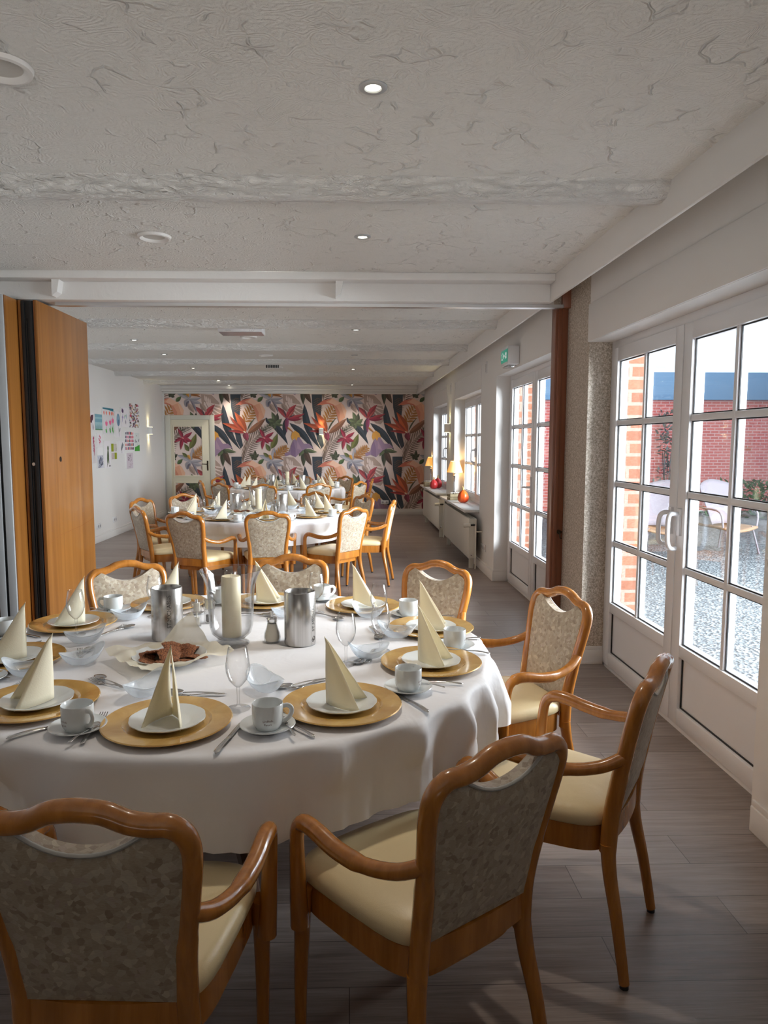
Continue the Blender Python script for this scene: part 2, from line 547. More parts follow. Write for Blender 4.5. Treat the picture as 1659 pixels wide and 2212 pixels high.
# ------------------------------------------------------------------ mesh helpers
class MB:
    def __init__(s):
        s.v = []
        s.f = []
        s.c = []
    def add(s, vs, fs, col=None):
        o = len(s.v)
        s.v += [tuple(p) for p in vs]
        for f in fs:
            s.f.append(tuple(i + o for i in f))
            s.c.append(col)
        return s
    def box(s, x0, x1, y0, y1, z0, z1):
        vs = [(x0, y0, z0), (x1, y0, z0), (x1, y1, z0), (x0, y1, z0), (x0, y0, z1), (x1, y0, z1), (x1, y1, z1), (x0, y1, z1)]
        return s.add(vs, [(0, 3, 2, 1), (4, 5, 6, 7), (0, 1, 5, 4), (1, 2, 6, 5), (2, 3, 7, 6), (3, 0, 4, 7)])
    def prism(s, pts, z0, z1):
        n = len(pts)
        vs = [(x, y, z0) for x, y in pts] + [(x, y, z1) for x, y in pts]
        return s.add(vs, [tuple(range(n - 1, -1, -1)), tuple(range(n, 2 * n))] + [(i, (i + 1) % n, n + (i + 1) % n, n + i) for i in range(n)])
    def lathe(s, prof, seg=32, c=(0, 0, 0), fr=None):
        vs, fs = [], []
        n = len(prof)
        for k in range(seg):
            a = 2 * pi * k / seg
            for i, (r, z) in enumerate(prof):
                rr = r * (fr(a, i) if fr else 1)
                vs.append((c[0] + rr * cos(a), c[1] + rr * sin(a), c[2] + z))
        for k in range(seg):
            k2 = (k + 1) % seg
            for i in range(n - 1):
                a, b, d, e = k * n + i, k2 * n + i, k2 * n + i + 1, k * n + i + 1
                if prof[i][0] < 1e-6:
                    fs.append((a, d, e))
                elif prof[i + 1][0] < 1e-6:
                    fs.append((a, b, d))
                else:
                    fs.append((a, b, d, e))
        return s.add(vs, fs)
    def tube(s, path, rad, seg=10, sq=None, caps=True):
        P = [Vector(p) for p in path]
        n = len(P)
        R = rad if isinstance(rad, (list, tuple)) else [rad] * n
        T = []
        for i in range(n):
            t = P[min(i + 1, n - 1)] - P[max(i - 1, 0)]
            T.append(t.normalized())
        up = Vector((0, 0, 1)) if abs(T[0].z) < 0.9 else Vector((1, 0, 0))
        u = T[0].cross(up).normalized()
        vs, fs = [], []
        for i in range(n):
            u = (u - T[i] * u.dot(T[i])).normalized()
            w = T[i].cross(u)
            for k in range(seg):
                a = 2 * pi * k / seg
                ca, sa = cos(a), sin(a)
                if sq:
                    ca *= sq[0]
                    sa *= sq[1]
                vs.append(P[i] + (u * ca + w * sa) * R[i])
        for i in range(n - 1):
            for k in range(seg):
                k2 = (k + 1) % seg
                fs.append((i * seg + k, i * seg + k2, (i + 1) * seg + k2, (i + 1) * seg + k))
        if caps:
            fs.append(tuple(range(seg - 1, -1, -1)))
            fs.append(tuple((n - 1) * seg + k for k in range(seg)))
        return s.add(vs, fs)
    def grid(s, f, nu, nv, wrap=False):
        vs = [f(i / nu, j / nv) for j in range(nv + 1) for i in range(nu + (0 if wrap else 1))]
        w = nu if wrap else nu + 1
        fs = []
        for j in range(nv):
            for i in range(nu):
                i2 = (i + 1) % w
                fs.append((j * w + i, j * w + i2, (j + 1) * w + i2, (j + 1) * w + i))
        return s.add(vs, fs)
    def build(s, name, m, parent=None, smooth=None, bevel=0.0, fix=True, loc=None):
        me = bpy.data.meshes.new(name)
        me.from_pydata(s.v, [], s.f)
        if bevel > 0 or fix:
            bm = bmesh.new()
            bm.from_mesh(me)
            if fix:
                bmesh.ops.recalc_face_normals(bm, faces=bm.faces)
            if bevel > 0:
                es = [e for e in bm.edges if len(e.link_faces) == 2 and e.calc_face_angle(0) > 0.6]
                bmesh.ops.bevel(bm, geom=es, offset=bevel, segments=2, profile=0.5, affect='EDGES', clamp_overlap=True)
            bm.to_mesh(me)
            bm.free()
        if any(c is not None for c in s.c):
            at = me.color_attributes.new('Col', 'FLOAT_COLOR', 'CORNER')
            for p, c in zip(me.polygons, s.c):
                for li in p.loop_indices:
                    at.data[li].color = c or (1, 1, 1, 1)
        if smooth is not None or bevel > 0:
            me.polygons.foreach_set('use_smooth', [True] * len(me.polygons))
            me.set_sharp_from_angle(angle=radians(smooth or 35))
        me.materials.append(m)
        o = bpy.data.objects.new(name, me)
        C.objects.link(o)
        if parent:
            o.parent = parent
        if loc:
            o.location = loc
        return o

def tag(o, label=None, cat=None, group=None, kind=None):
    if label:
        o['label'] = label
    if cat:
        o['category'] = cat
    if group:
        o['group'] = group
    if kind:
        o['kind'] = kind
    return o

def empty(name, loc=(0, 0, 0), rz=0.0):
    o = bpy.data.objects.new(name, None)
    o.empty_display_size = 0.05
    C.objects.link(o)
    o.location = loc
    o.rotation_euler = (0, 0, rz)
    return o

def dup(root, loc, rz=0.0, label=None, group=None, parent=None):
    r = root.copy()
    C.objects.link(r)
    r.location = loc
    r.rotation_euler = (0, 0, rz)
    if label:
        r['label'] = label
    if group:
        r['group'] = group
    def rec(a, b):
        for ch in list(a.children):
            if ch.type == 'LIGHT' or ch.type in ('MESH', 'EMPTY'):
                c = ch.copy()
                C.objects.link(c)
                c.parent = b
                rec(ch, c)
    rec(root, r)
    return r

def struct(name, mb, m, label=None, cat=None, parent=None, **kw):
    o = mb.build(name, m, parent, **kw)
    o['kind'] = 'structure'
    if label:
        o['label'] = label
    if cat:
        o['category'] = cat
    return o

def spline(pts, n=6):
    """Catmull-Rom through pts (tuples of any length)."""
    out = []
    P = [pts[0]] + list(pts) + [pts[-1]]
    for i in range(1, len(P) - 2):
        for k in range(n):
            t = k / n
            out.append(tuple(0.5 * (2 * b + (c - a) * t + (2 * a - 5 * b + 4 * c - d) * t * t + (3 * b - a - 3 * c + d) * t ** 3)
                             for a, b, c, d in zip(P[i - 1], P[i], P[i + 1], P[i + 2])))
    out.append(tuple(pts[-1]))
    return out

def text_shape(body, size):
    cu = bpy.data.curves.new('lettering', 'FONT')
    cu.body = body
    cu.size = size
    cu.align_x = 'CENTER'
    cu.resolution_u = 3
    ob = bpy.data.objects.new('lettering', cu)
    C.objects.link(ob)
    dg = bpy.context.evaluated_depsgraph_get()
    me = bpy.data.meshes.new_from_object(ob.evaluated_get(dg))
    vs = [tuple(v.co) for v in me.vertices]
    fs = [tuple(p.vertices) for p in me.polygons]
    bpy.data.objects.remove(ob)
    bpy.data.curves.remove(cu)
    bpy.data.meshes.remove(me)
    return vs, fs

# ------------------------------------------------------------------ room shell
ZC = 2.63
XL, XR, YB, YN = -3.75, 1.57, 14.62, -4.0
struct('floor', MB().box(XL - .1, 1.80, YN, YB + .1, -0.2, 0), M['floor'], 'grey brown wood plank floor of the dining room', 'floor')
struct('ceiling', MB().box(XL - .1, 1.95, YN, YB + .1, ZC, ZC + .2), M['ceiling'], 'white ceiling with embossed swirl paper', 'ceiling')
struct('wall_left', MB().box(XL - .2, XL, YN, YB + .1, 0, ZC), M['wallwhite'], 'white wall on the side of the children paintings', 'wall')
struct('wall_back', MB().box(XL - .2, 1.95, YN - .2, YN, 0, ZC), M['wallwhite'], 'white wall behind the viewer', 'wall')
struct('wall_far', MB().box(XL - .2, 1.95, YB, YB + .25, 0, ZC), M['wallwhite'], 'end wall under the tropical wallpaper', 'wall')

DOOR1 = (2.60, 4.65, 2.146)
DOOR2 = (5.48, 7.54, 2.19)
WIN1 = (8.40, 10.47)
WIN2 = (11.28, 13.05)
WZ0, WZ1 = 0.68, 2.12
w = MB()
w.box(XR, 1.80, YN, DOOR1[0], 0, ZC)
w.box(XR, 1.80, DOOR1[0], DOOR1[1], DOOR1[2], ZC)
w.box(XR, 1.80, DOOR2[0], DOOR2[1], DOOR2[2], ZC)
w.box(XR, 1.80, DOOR2[1], WIN1[0], 0, ZC)
for a, b in (WIN1, WIN2):
    w.box(XR, 1.80, a, b, 0, WZ0 - .03)
    w.box(XR, 1.80, a, b, WZ1, ZC)
w.box(XR, 1.80, WIN1[1], WIN2[0], 0, ZC)
w.box(XR, 1.80, WIN2[1], YB, 0, ZC)
struct('wall_right', w, M['wallwhite'], 'white window wall with doors to the courtyard', 'wall')
w = MB()
w.box(XR, 1.80, DOOR1[1], DOOR2[0], 0, ZC)
struct('wall_right_pier', w, M['speck'], 'beige speckled wallpaper pier between the two glass doors', 'wall')
w = MB()
segs = [(YN, DOOR1[0], 0, 3.0), (DOOR1[0], DOOR1[1], DOOR1[2] + .12, 3.0), (DOOR1[1], DOOR2[0], 0, 3.0), (DOOR2[0], DOOR2[1], DOOR2[2] + .12, 3.0),
        (DOOR2[1], WIN1[0], 0, 3.0), (WIN1[1], WIN2[0], 0, 3.0), (WIN2[1], YB + .25, 0, 3.0)]
for a, b in (WIN1, WIN2):
    segs += [(a, b, 0, WZ0 - .05), (a, b, WZ1 + .05, 3.0)]
for a, b, z0, z1 in segs:
    w.box(1.805, 1.97, a, b, z0 - .15 if z0 == 0 else z0, z1)
struct('wall_outer', w, M['brick'], 'orange brick outer face of the window wall', 'wall')

# pelmet board along the window wall
struct('trim_1', MB().box(1.40, 1.42, YN, YB, 2.465, ZC), M['white'], 'white pelmet board along the window wall', 'trim', bevel=.003)
# roller shutter cover over the first glass door
struct('trim_2', MB().box(1.558, XR, DOOR1[0] - .02, DOOR1[1], DOOR1[2], 2.387), M['white'], 'white shutter cover above the large glass door', 'trim', bevel=.004)
for k, (a, b) in enumerate((WIN1, WIN2)):
    m = MB()
    t = .035
    m.box(1.562, XR, a, b, WZ1, WZ1 + t).box(1.562, XR, a, b, 2.36, 2.36 + t).box(1.562, XR, a, a + t, WZ1 + t, 2.36).box(1.562, XR, b - t, b, WZ1 + t, 2.36)
    struct('trim_%d' % (3 + k), m, M['white'], ['white shutter box frame above the window by the second glass door', 'white shutter box frame above the far window'][k], 'trim')

# header beam over the folding partition
h = MB()
h.box(XL, 1.40, 4.86, 4.98, 2.58, ZC)
h.box(XL, 1.40, 4.98, 5.20, 2.462, ZC)
struct('header_beam', h, M['header'], 'white header beam carrying the folding partition track', 'beam', bevel=.006)
tr = MB().box(-2.02, 1.52, 5.06, 5.12, 2.44, 2.462)
tag(tr.build('partition_track', M['alu']), 'slim metal track under the header beam', 'track')
for k, x in enumerate((-1.974, -.081)):
    m = MB()
    m.add([(x, 4.90, 2.58), (x + .05, 4.90, 2.58), (x + .035, 4.90, 2.50), (x, 4.90, 2.475),
           (x, 4.98, 2.58), (x + .05, 4.98, 2.58), (x + .035, 4.98, 2.50), (x, 4.98, 2.475)],
          [(0, 1, 2, 3), (7, 6, 5, 4), (0, 4, 5, 1), (1, 5, 6, 2), (2, 6, 7, 3), (3, 7, 4, 0)])
    struct('trim_%d' % (5 + k), m, M['header'], ['broken plaster moulding end above the wood partition panel', 'broken plaster moulding end at mid header beam'][k], 'trim')

# ceiling beams
for k, y in enumerate((3.141, 6.716, 8.344, 9.864, 11.611, 13.221)):
    m = MB()
    n = 60
    r2 = random.Random(k)
    x1 = 1.40
    def f(u, v, y=y, r2=r2):
        x = XL + (x1 - XL) * u
        j = (r2.random() - .5) * .016
        z = [ZC + .004, 2.592, 2.563, 2.56, 2.57, ZC + .004][round(v * 5)]
        yy = [y - .004, y + .028, y + .052, y + .10, y + .165, y + .19][round(v * 5)]
        return (x, yy + j, z + j * .5)
    m.grid(f, n, 5)
    struct('ceiling_beam', m, M['beam'], ['first', 'second', 'third', 'fourth', 'fifth', 'sixth'][k] + ' rough white ceiling beam counted from the viewer', 'beam', smooth=60)

# cornice at the far wall
m = MB()
m.box(XL, 1.40, 14.44, YB, 2.56, ZC).box(XL, 1.42, 14.50, YB, 2.515, 2.56).box(XL, 1.42, 14.56, YB, 2.475, 2.515)
struct('trim_7', m, M['white'], 'stepped white cornice above the tropical wallpaper', 'trim', bevel=.006)

# baseboards
def base_run(name, segs, label):
    m = MB()
    for (x0, x1, y0, y1) in segs:
        m.box(x0, x1, y0, y1, 0, .10)
        ins = .006
        if x1 - x0 < y1 - y0:
            if x0 < 0:
                m.box(x0, x1 - ins, y0, y1, .10, .125)
            else:
                m.box(x0 + ins, x1, y0, y1, .10, .125)
        else:
            m.box(x0, x1, y0 + ins, y1, .10, .125)
    struct(name, m, M['white'], label, 'baseboard', bevel=.003)
base_run('baseboard_left', [(XL, XL + .016, 5.9, YB)], 'white baseboard below the children paintings')
base_run('baseboard_far', [(-2.70, XR, YB - .026, YB)], 'white baseboard below the tropical wallpaper')
base_run('baseboard_right', [(XR - .016, XR, YN, DOOR1[0] - .02), (XR - .016, XR, DOOR1[1], 5.12), (XR, 1.72, DOOR1[1] - .016, DOOR1[1]), (XR - .016, XR, DOOR2[1] - .016, 14.6),
                             (XR, 1.72, DOOR2[1] - .016, DOOR2[1])], 'white baseboard along the window wall')

# ------------------------------------------------------------------ glass doors and windows on the courtyard side
XF = 1.72
def rect_frame(m, x0, x1, y0, y1, z0, z1, t, tb=None):
    tb = t if tb is None else tb
    m.box(x0, x1, y0, y0 + t, z0, z1).box(x0, x1, y1 - t, y1, z0, z1)
    m.box(x0, x1, y0 + t, y1 - t, z1 - t, z1).box(x0, x1, y0 + t, y1 - t, z0, z0 + tb)

def french_door(name, y0, y1, zt, label, handle):
    root = empty(name, (XF, y0, 0))
    tag(root, label, 'door', kind='structure')
    W = y1 - y0
    fm = MB()
    fm.box(0, .08, 0, .05, 0, zt).box(0, .08, W - .05, W, 0, zt).box(0, .08, .05, W - .05, zt - .05, zt).box(0, .08, 0, W, -.02, .025)
    o = fm.build('door_frame', M['pvc'], root, bevel=.004)
    mid = W / 2
    for a, b in ((.05, mid - .003), (mid + .003, W - .05)):
        s = .088
        zg0, zg1 = .455, zt - .05 - .085
        lf = MB()
        lf.box(-.012, .06, a, a + s, .03, zt - .05).box(-.012, .06, b - s, b, .03, zt - .05)
        lf.box(-.012, .06, a + s, b - s, zg1, zt - .05).box(-.012, .06, a + s, b - s, .03, .118).box(-.012, .06, a + s, b - s, .39, zg0)
        cm = (a + b) / 2
        lf.box(-.004, .045, cm - .014, cm + .014, zg0, zg1)
        rows = [zg0 + (zg1 - zg0) * k / 4 for k in (1, 2, 3)]
        for z in rows:
            lf.box(-.0035, .0445, a + s, b - s, z - .016, z + .016)
        leaf = lf.build('door_leaf', M['pvc'], root, bevel=.0035)
        g = MB()
        zz = [zg0] + rows + [zg1]
        t = .006
        for k in range(4):
            for c0, c1 in ((a + s, cm - .014), (cm + .014, b - s)):
                e = .016 if k > 0 else 0
                e2 = .016 if k < 3 else 0
                rect_frame(g, .006, .012, c0, c1, zz[k] + e, zz[k + 1] - e2, t)
        rect_frame(g, .006, .012, a + s, b - s, .118, .39, t)
        g.build('gasket', M['gasket'], leaf)
        MB().box(.020, .024, a + s, b - s, zg0, zg1).build('glass', M['pane'], leaf)
        MB().box(.014, .03, a + s, b - s, .118, .39).build('lower_panel', M['pvc'], leaf)
        if handle == 'bow' and a < mid * .5:
            hm = MB()
            hy = b - .045
            hm.box(-.026, -.012, hy - .016, hy + .016, 1.02, 1.16)
            pts = spline([(-.02, hy, 1.13), (-.062, hy, 1.132), (-.075, hy, 1.11), (-.078, hy, 1.05), (-.075, hy, .985), (-.06, hy, .955), (-.03, hy, .952)], 5)
            hm.tube(pts, .012, 10)
            hm.build('handle', M['pvc'], leaf, smooth=45)
        if handle == 'bow' and a > mid * .5:
            hm = MB()
            hy = a + .045
            hm.box(-.026, -.012, hy - .016, hy + .016, 1.02, 1.16)
            hm.tube(spline([(-.02, hy, 1.13), (-.055, hy, 1.132), (-.068, hy + .02, 1.11), (-.07, hy + .03, 1.05), (-.066, hy + .03, .985), (-.05, hy + .03, .965), (-.03, hy + .03, .96)], 5), .012, 10)
            hm.build('handle', M['pvc'], leaf, smooth=45)
        if handle == 'lever' and a > mid * .5:
            hm = MB()
            hy = a + .045
            hm.box(-.022, -.012, hy - .016, hy + .016, .93, 1.18)
            hm.tube(spline([(-.015, hy, 1.08), (-.06, hy, 1.08), (-.068, hy + .03, 1.08), (-.068, hy + .12, 1.075)], 4), .010, 8)
            hm.build('handle', M['pvc'], leaf, smooth=45)
    return root
french_door('door_1', DOOR1[0], DOOR1[1], DOOR1[2], 'large white glazed double door nearest the viewer', 'bow')
french_door('door_2', DOOR2[0], DOOR2[1], DOOR2[2], 'white glazed double door beyond the wooden post', 'lever')

def window(name, y0, y1, label):
    root = empty(name, (XF, y0, WZ0))
    tag(root, label, 'window', kind='structure')
    W, H = y1 - y0, WZ1 - WZ0
    fm = MB()
    rect_frame(fm, 0, .08, 0, W, 0, H, .055)
    fm.build('window_frame', M['pvc'], root, bevel=.004)
    mid = W / 2
    for a, b in ((.055, mid - .002), (mid + .002, W - .055)):
        s = .075
        sm = MB()
        rect_frame(sm, -.012, .06, a, b, .055, H - .055, s)
        cm = (a + b) / 2
        z0, z1 = .055 + s, H - .055 - s
        sm.box(-.004, .045, cm - .013, cm + .013, z0, z1)
        rows = [z0 + (z1 - z0) * k / 3 for k in (1, 2)]
        for z in rows:
            sm.box(-.0035, .0445, a + s, b - s, z - .015, z + .015)
        sash = sm.build('sash', M['pvc'], root, bevel=.0035)
        g = MB()
        zz = [z0] + rows + [z1]
        for k in range(3):
            for c0, c1 in ((a + s, cm - .013), (cm + .013, b - s)):
                rect_frame(g, .006, .012, c0, c1, zz[k] + (.015 if k else 0), zz[k + 1] - (.015 if k < 2 else 0), .006)
        g.build('gasket', M['gasket'], sash)
        MB().box(.020, .024, a + s, b - s, z0, z1).build('glass', M['pane'], sash)
        if a > mid * .5:
            hm = MB()
            hy = a + .04
            hm.box(-.024, -.012, hy - .014, hy + .014, .62, .74)
            hm.tube(spline([(-.018, hy, .71), (-.055, hy, .712), (-.07, hy, .69), (-.072, hy, .63), (-.068, hy, .57), (-.03, hy, .545)], 5), .011, 8)
            hm.build('handle', M['pvc'], sash, smooth=45)
    return root
window('window_1', *WIN1, 'white lattice window behind the nearer lamp')
window('window_2', *WIN2, 'white lattice window behind the farther lamp')
for k, (y0, y1, x0) in enumerate(((8.45, 10.75, 1.395), (11.22, 13.7, 1.395))):
    m = MB().box(x0, XR, y0, y1, .655, .685)
    a, b = (WIN1, WIN2)[k]
    m.box(XR, XF, max(a, y0), b, .655, .6845)
    struct('sill_%d' % (k + 1), m, M['white'], ['white polished sill under the nearer window', 'white polished sill under the farther window'][k], 'sill', bevel=.004)

# ------------------------------------------------------------------ courtyard
struct('courtyard_ground', MB().box(1.97, 40, -14, 42, -.3, -.12), M['gravel'], 'sunlit pebble paving of the courtyard', 'ground')
m = MB().box(1.97, 30, 16.5, 16.9, -.12, 2.50)
struct('courtyard_wall', m, M['redbrick'], 'red brick building across the courtyard', 'wall')
m = MB().box(1.97, 30, 16.35, 18.5, 2.47, 3.10)
struct('courtyard_fascia', m, M['fascia'], 'blue grey roof fascia above the red brick wall', 'roof', bevel=.01)
# ------------------------------------------------------------------ painter for printed wallpaper and pictures
def clip_poly(P, x0, x1, y0, y1):
    def cut(P, inside, inter):
        out = []
        for i in range(len(P)):
            a, b = P[i - 1], P[i]
            ia, ib = inside(a), inside(b)
            if ib:
                if not ia:
                    out.append(inter(a, b))
                out.append(b)
            elif ia:
                out.append(inter(a, b))
        return out
    def ix(x):
        return lambda a, b: (x, a[1] + (b[1] - a[1]) * (x - a[0]) / (b[0] - a[0]))
    def iy(y):
        return lambda a, b: (a[0] + (b[0] - a[0]) * (y - a[1]) / (b[1] - a[1]), y)
    for ins, it in ((lambda p: p[0] >= x0, ix(x0)), (lambda p: p[0] <= x1, ix(x1)), (lambda p: p[1] >= y0, iy(y0)), (lambda p: p[1] <= y1, iy(y1))):
        P = cut(P, ins, it)
        if len(P) < 3:
            return []
    return P

def leaf(x0, y0, x1, y1, wd, bend=0.0, n=7, tip=1.0):
    """outline of a leaf from (x0,y0) to (x1,y1); returns (whole, half)"""
    dx, dy = x1 - x0, y1 - y0
    L = sqrt(dx * dx + dy * dy)
    ux, uy = dx / L, dy / L
    px, py = -uy, ux
    a, b, mid = [], [], []
    for i in range(n + 1):
        t = i / n
        wv = wd * 0.46 * sin(pi * t ** (0.8 * tip)) ** 1.0 if 0 < t < 1 else 0
        o = bend * sin(pi * t)
        cx, cy_ = x0 + dx * t + px * o, y0 + dy * t + py * o
        mid.append((cx, cy_))
        if 0 < i < n:
            a.append((cx + px * wv, cy_ + py * wv))
            b.append((cx - px * wv, cy_ - py * wv))
    whole = [mid[0]] + a + [mid[-1]] + b[::-1]
    half = [mid[0]] + a + [mid[-1]] + mid[1:-1][::-1]
    return whole, half

MOTIF = []
def L(x0, y0, x1, y1, wd, col, bend=0, shade=0.80, tip=1.0):
    w_, h_ = leaf(x0, y0, x1, y1, wd, bend, 9, tip)
    MOTIF.append((w_, col))
    if shade:
        MOTIF.append((h_, (col[0] * shade, col[1] * shade, col[2] * shade)))
def P(col, *pts):
    MOTIF.append((list(pts), col))
def frond(x0, y0, x1, y1, n, ln, wd, col, bend=0, ang=0.7, sides=(1, -1), stem=None):
    dx, dy = x1 - x0, y1 - y0
    Ln = sqrt(dx * dx + dy * dy)
    ux, uy = dx / Ln, dy / Ln
    L(x0, y0, x1, y1, 7, stem or col, bend, 0)
    for i in range(n):
        t = (i + .6) / n
        o = bend * sin(pi * t)
        cx, cyy = x0 + dx * t - uy * o, y0 + dy * t + ux * o
        l = ln * (0.45 + 0.55 * sin(pi * min(1, t * .85 + .15)))
        for s in sides:
            a = atan2(uy, ux) + s * ang
            L(cx, cyy, cx + cos(a) * l, cyy + sin(a) * l, wd, col, s * -6, 0)
TAUPE, TAUPE2, NAVY = (.72, .62, .57), (.64, .53, .48), (.25, .28, .32)
OCHRE, OLIVE, DOLIVE, BROWN = (.70, .48, .25), (.42, .46, .34), (.33, .34, .27), (.40, .31, .27)
PINK, GREYL, PEACH, CORAL = (.91, .83, .80), (.70, .68, .71), (.90, .66, .54), (.82, .48, .40)
RED, ORANGE, MAG, LILAC, YEL = (.75, .30, .33), (.82, .40, .28), (.66, .22, .31), (.63, .52, .62), (.88, .64, .30)
STRIPE = (.44, .36, .31)
# big pale monstera leaf
P(TAUPE, (395, 60), (520, 70), (600, 150), (645, 260), (640, 360), (600, 410), (540, 400), (480, 330), (430, 240), (400, 150))
for k in range(7):
    a = 0.15 + k * 0.22
    L(430, 150, 430 + 260 * cos(a), 150 + 280 * sin(a), 20, PINK, 10, 0)
for k in range(4):
    L(440 + 20 * k, 70 + 12 * k, 445 + 20 * k, 160 + 20 * k, 18, PINK, 0, 0)
L(420, 90, 600, 380, 8, TAUPE2, 20, 0)
# dark banana leaves
P(NAVY, (738, 60), (862, 60), (858, 160), (850, 260), (838, 420), (812, 430), (770, 330), (745, 210))
P(NAVY, (790, 420), (850, 520), (880, 660), (850, 700), (800, 600), (780, 480))
L(650, 170, 850, 715, 95, NAVY, 55, .8)
L(223, 360, 455, 655, 78, NAVY, -25, .8)
L(473, 395, 760, 720, 88, NAVY, -30, .8)
L(440, 330, 420, 560, 70, NAVY, 10, .85)
L(195, 330, 255, 420, 40, NAVY, 8, .8)
# olive leaf cluster
for x, y, wd in ((1220, 262, 62), (1165, 350, 60), (1290, 275, 56), (1345, 345, 55), (1360, 420, 44), (1250, 470, 58), (1180, 430, 56)):
    L(1262, 400, x, y, wd, OLIVE if x % 3 else DOLIVE, 8)
L(1262, 400, 1285, 520, 8, DOLIVE, 0, 0)
# ochre fern behind the peach flower
frond(895, 400, 1010, 215, 6, 120, 26, OCHRE, 0, .95)
# striped palm
frond(870, 880, 1110, 480, 17, 150, 12, STRIPE, -40, .75)
frond(800, 90, 830, 250, 7, 70, 9, STRIPE, 0, 1.2)
frond(1060, 520, 1230, 420, 8, 80, 10, DOLIVE, 0, .8)
# lower leaves
for x, y, wd, c in ((800, 738, 50, OLIVE), (640, 915, 66, DOLIVE), (735, 900, 74, BROWN), (585, 790, 60, OLIVE), (690, 760, 40, DOLIVE)):
    L(650, 705, x, y, wd, c, 8)
for x, y in ((1020, 715), (1065, 760), (950, 770), (1045, 830), (980, 830)):
    L(1010, 800, x, y, 42, DOLIVE, 5)
# red strelitzia
L(1405, 345, 1258, 195, 58, (.72, .32, .34), 14)
L(1400, 340, 1515, 178, 70, RED, -14)
L(1410, 345, 1610, 285, 52, RED, 12)
L(1405, 350, 1590, 345, 46, MAG, 6)
L(1410, 350, 1500, 230, 30, (.80, .42, .40), 0)
L(1405, 330, 1398, 510, 52, (.62, .30, .44), 4, tip=.8)
L(1420, 330, 1500, 300, 12, NAVY, 0, 0)
L(1395, 330, 1360, 230, 12, NAVY, 0, 0)
# orange strelitzia
L(925, 510, 636, 396, 66, ORANGE, 10)
L(920, 500, 785, 265, 92, (.84, .43, .28), 6)
L(905, 500, 728, 312, 46, (.78, .36, .28), -10)
L(900, 515, 706, 490, 38, (.72, .28, .28), 8)
L(935, 520, 1155, 338, 78, (.62, .42, .32), 6)
L(910, 500, 935, 610, 74, (.64, .30, .38), 6)
L(930, 490, 1035, 330, 20, DOLIVE, -12, 0)
L(885, 490, 920, 515, 20, (.93, .85, .75), 0, 0)
# peach calla flowers
P(PEACH, (842, 188), (900, 132), (985, 104), (1062, 148), (1112, 182), (1150, 250), (1132, 330), (1062, 392), (1022, 262), (1000, 192), (938, 168))
P((.84, .56, .46), (1000, 190), (1030, 200), (1070, 270), (1062, 392), (1022, 262))
P((.93, .74, .62), (1080, 170), (1112, 182), (1150, 250), (1132, 330), (1108, 260))
P(CORAL, (795, 188), (880, 128), (985, 104), (900, 150), (990, 176), (1010, 196), (930, 172))
P((.94, .76, .66), (985, 104), (1062, 148), (1100, 160), (1015, 190), (940, 150))
# grey orchid
for x, y, wd in ((1060, 775, 62), (1248, 676, 54), (1355, 900, 60), (1365, 835, 40), (1165, 940, 66)):
    L(1212, 848, x, y, wd, GREYL, 8, .86)
L(1210, 870, 1175, 945, 38, (.48, .46, .52), 0, .8)
L(1230, 860, 1300, 1015, 30, (.60, .57, .62), -10)
L(1200, 900, 1270, 1010, 60, TAUPE, 0, .85)
L(1340, 900, 1420, 1000, 60, TAUPE, 0, .85)
L(1185, 770, 1215, 830, 40, YEL, 0)
# ochre fern at orchid
frond(1225, 820, 1390, 690, 7, 95, 20, OCHRE, 0, .8)
L(1230, 790, 1360, 835, 26, (.66, .42, .24), -8)
# serrated green leaves
L(1212, 700, 1290, 520, 74, (.47, .47, .26), 6)
L(1200, 730, 1150, 640, 54, (.44, .46, .28), 0)
L(1180, 800, 1120, 745, 44, (.44, .46, .28), 0)
L(1060, 880, 1125, 820, 50, (.36, .44, .28), 0)
# magenta star
for x, y, wd in ((1075, 462, 46), (1245, 502, 46), (1028, 625, 44), (1105, 712, 46), (1242, 610, 54), (1190, 640, 38)):
    L(1132, 572, x, y, wd, MAG, 6)
L(1118, 560, 1146, 586, 18, (.86, .50, .52), 0, 0)
# yellow and lilac bell
P(LILAC, (1475, 600), (1545, 560), (1600, 640), (1660, 640), (1712, 690), (1640, 692), (1580, 720), (1500, 800), (1440, 770), (1380, 790), (1370, 755), (1430, 730), (1448, 660))
P((.55, .44, .56), (1475, 600), (1500, 700), (1500, 800), (1440, 770), (1448, 660))
P((.70, .58, .66), (1520, 600), (1580, 720), (1520, 700))
P(YEL, (1448, 560), (1460, 510), (1500, 486), (1545, 520), (1558, 570), (1530, 560), (1510, 605), (1490, 570), (1465, 600))
L(1400, 440, 1480, 510, 22, (.80, .52, .28), 0)

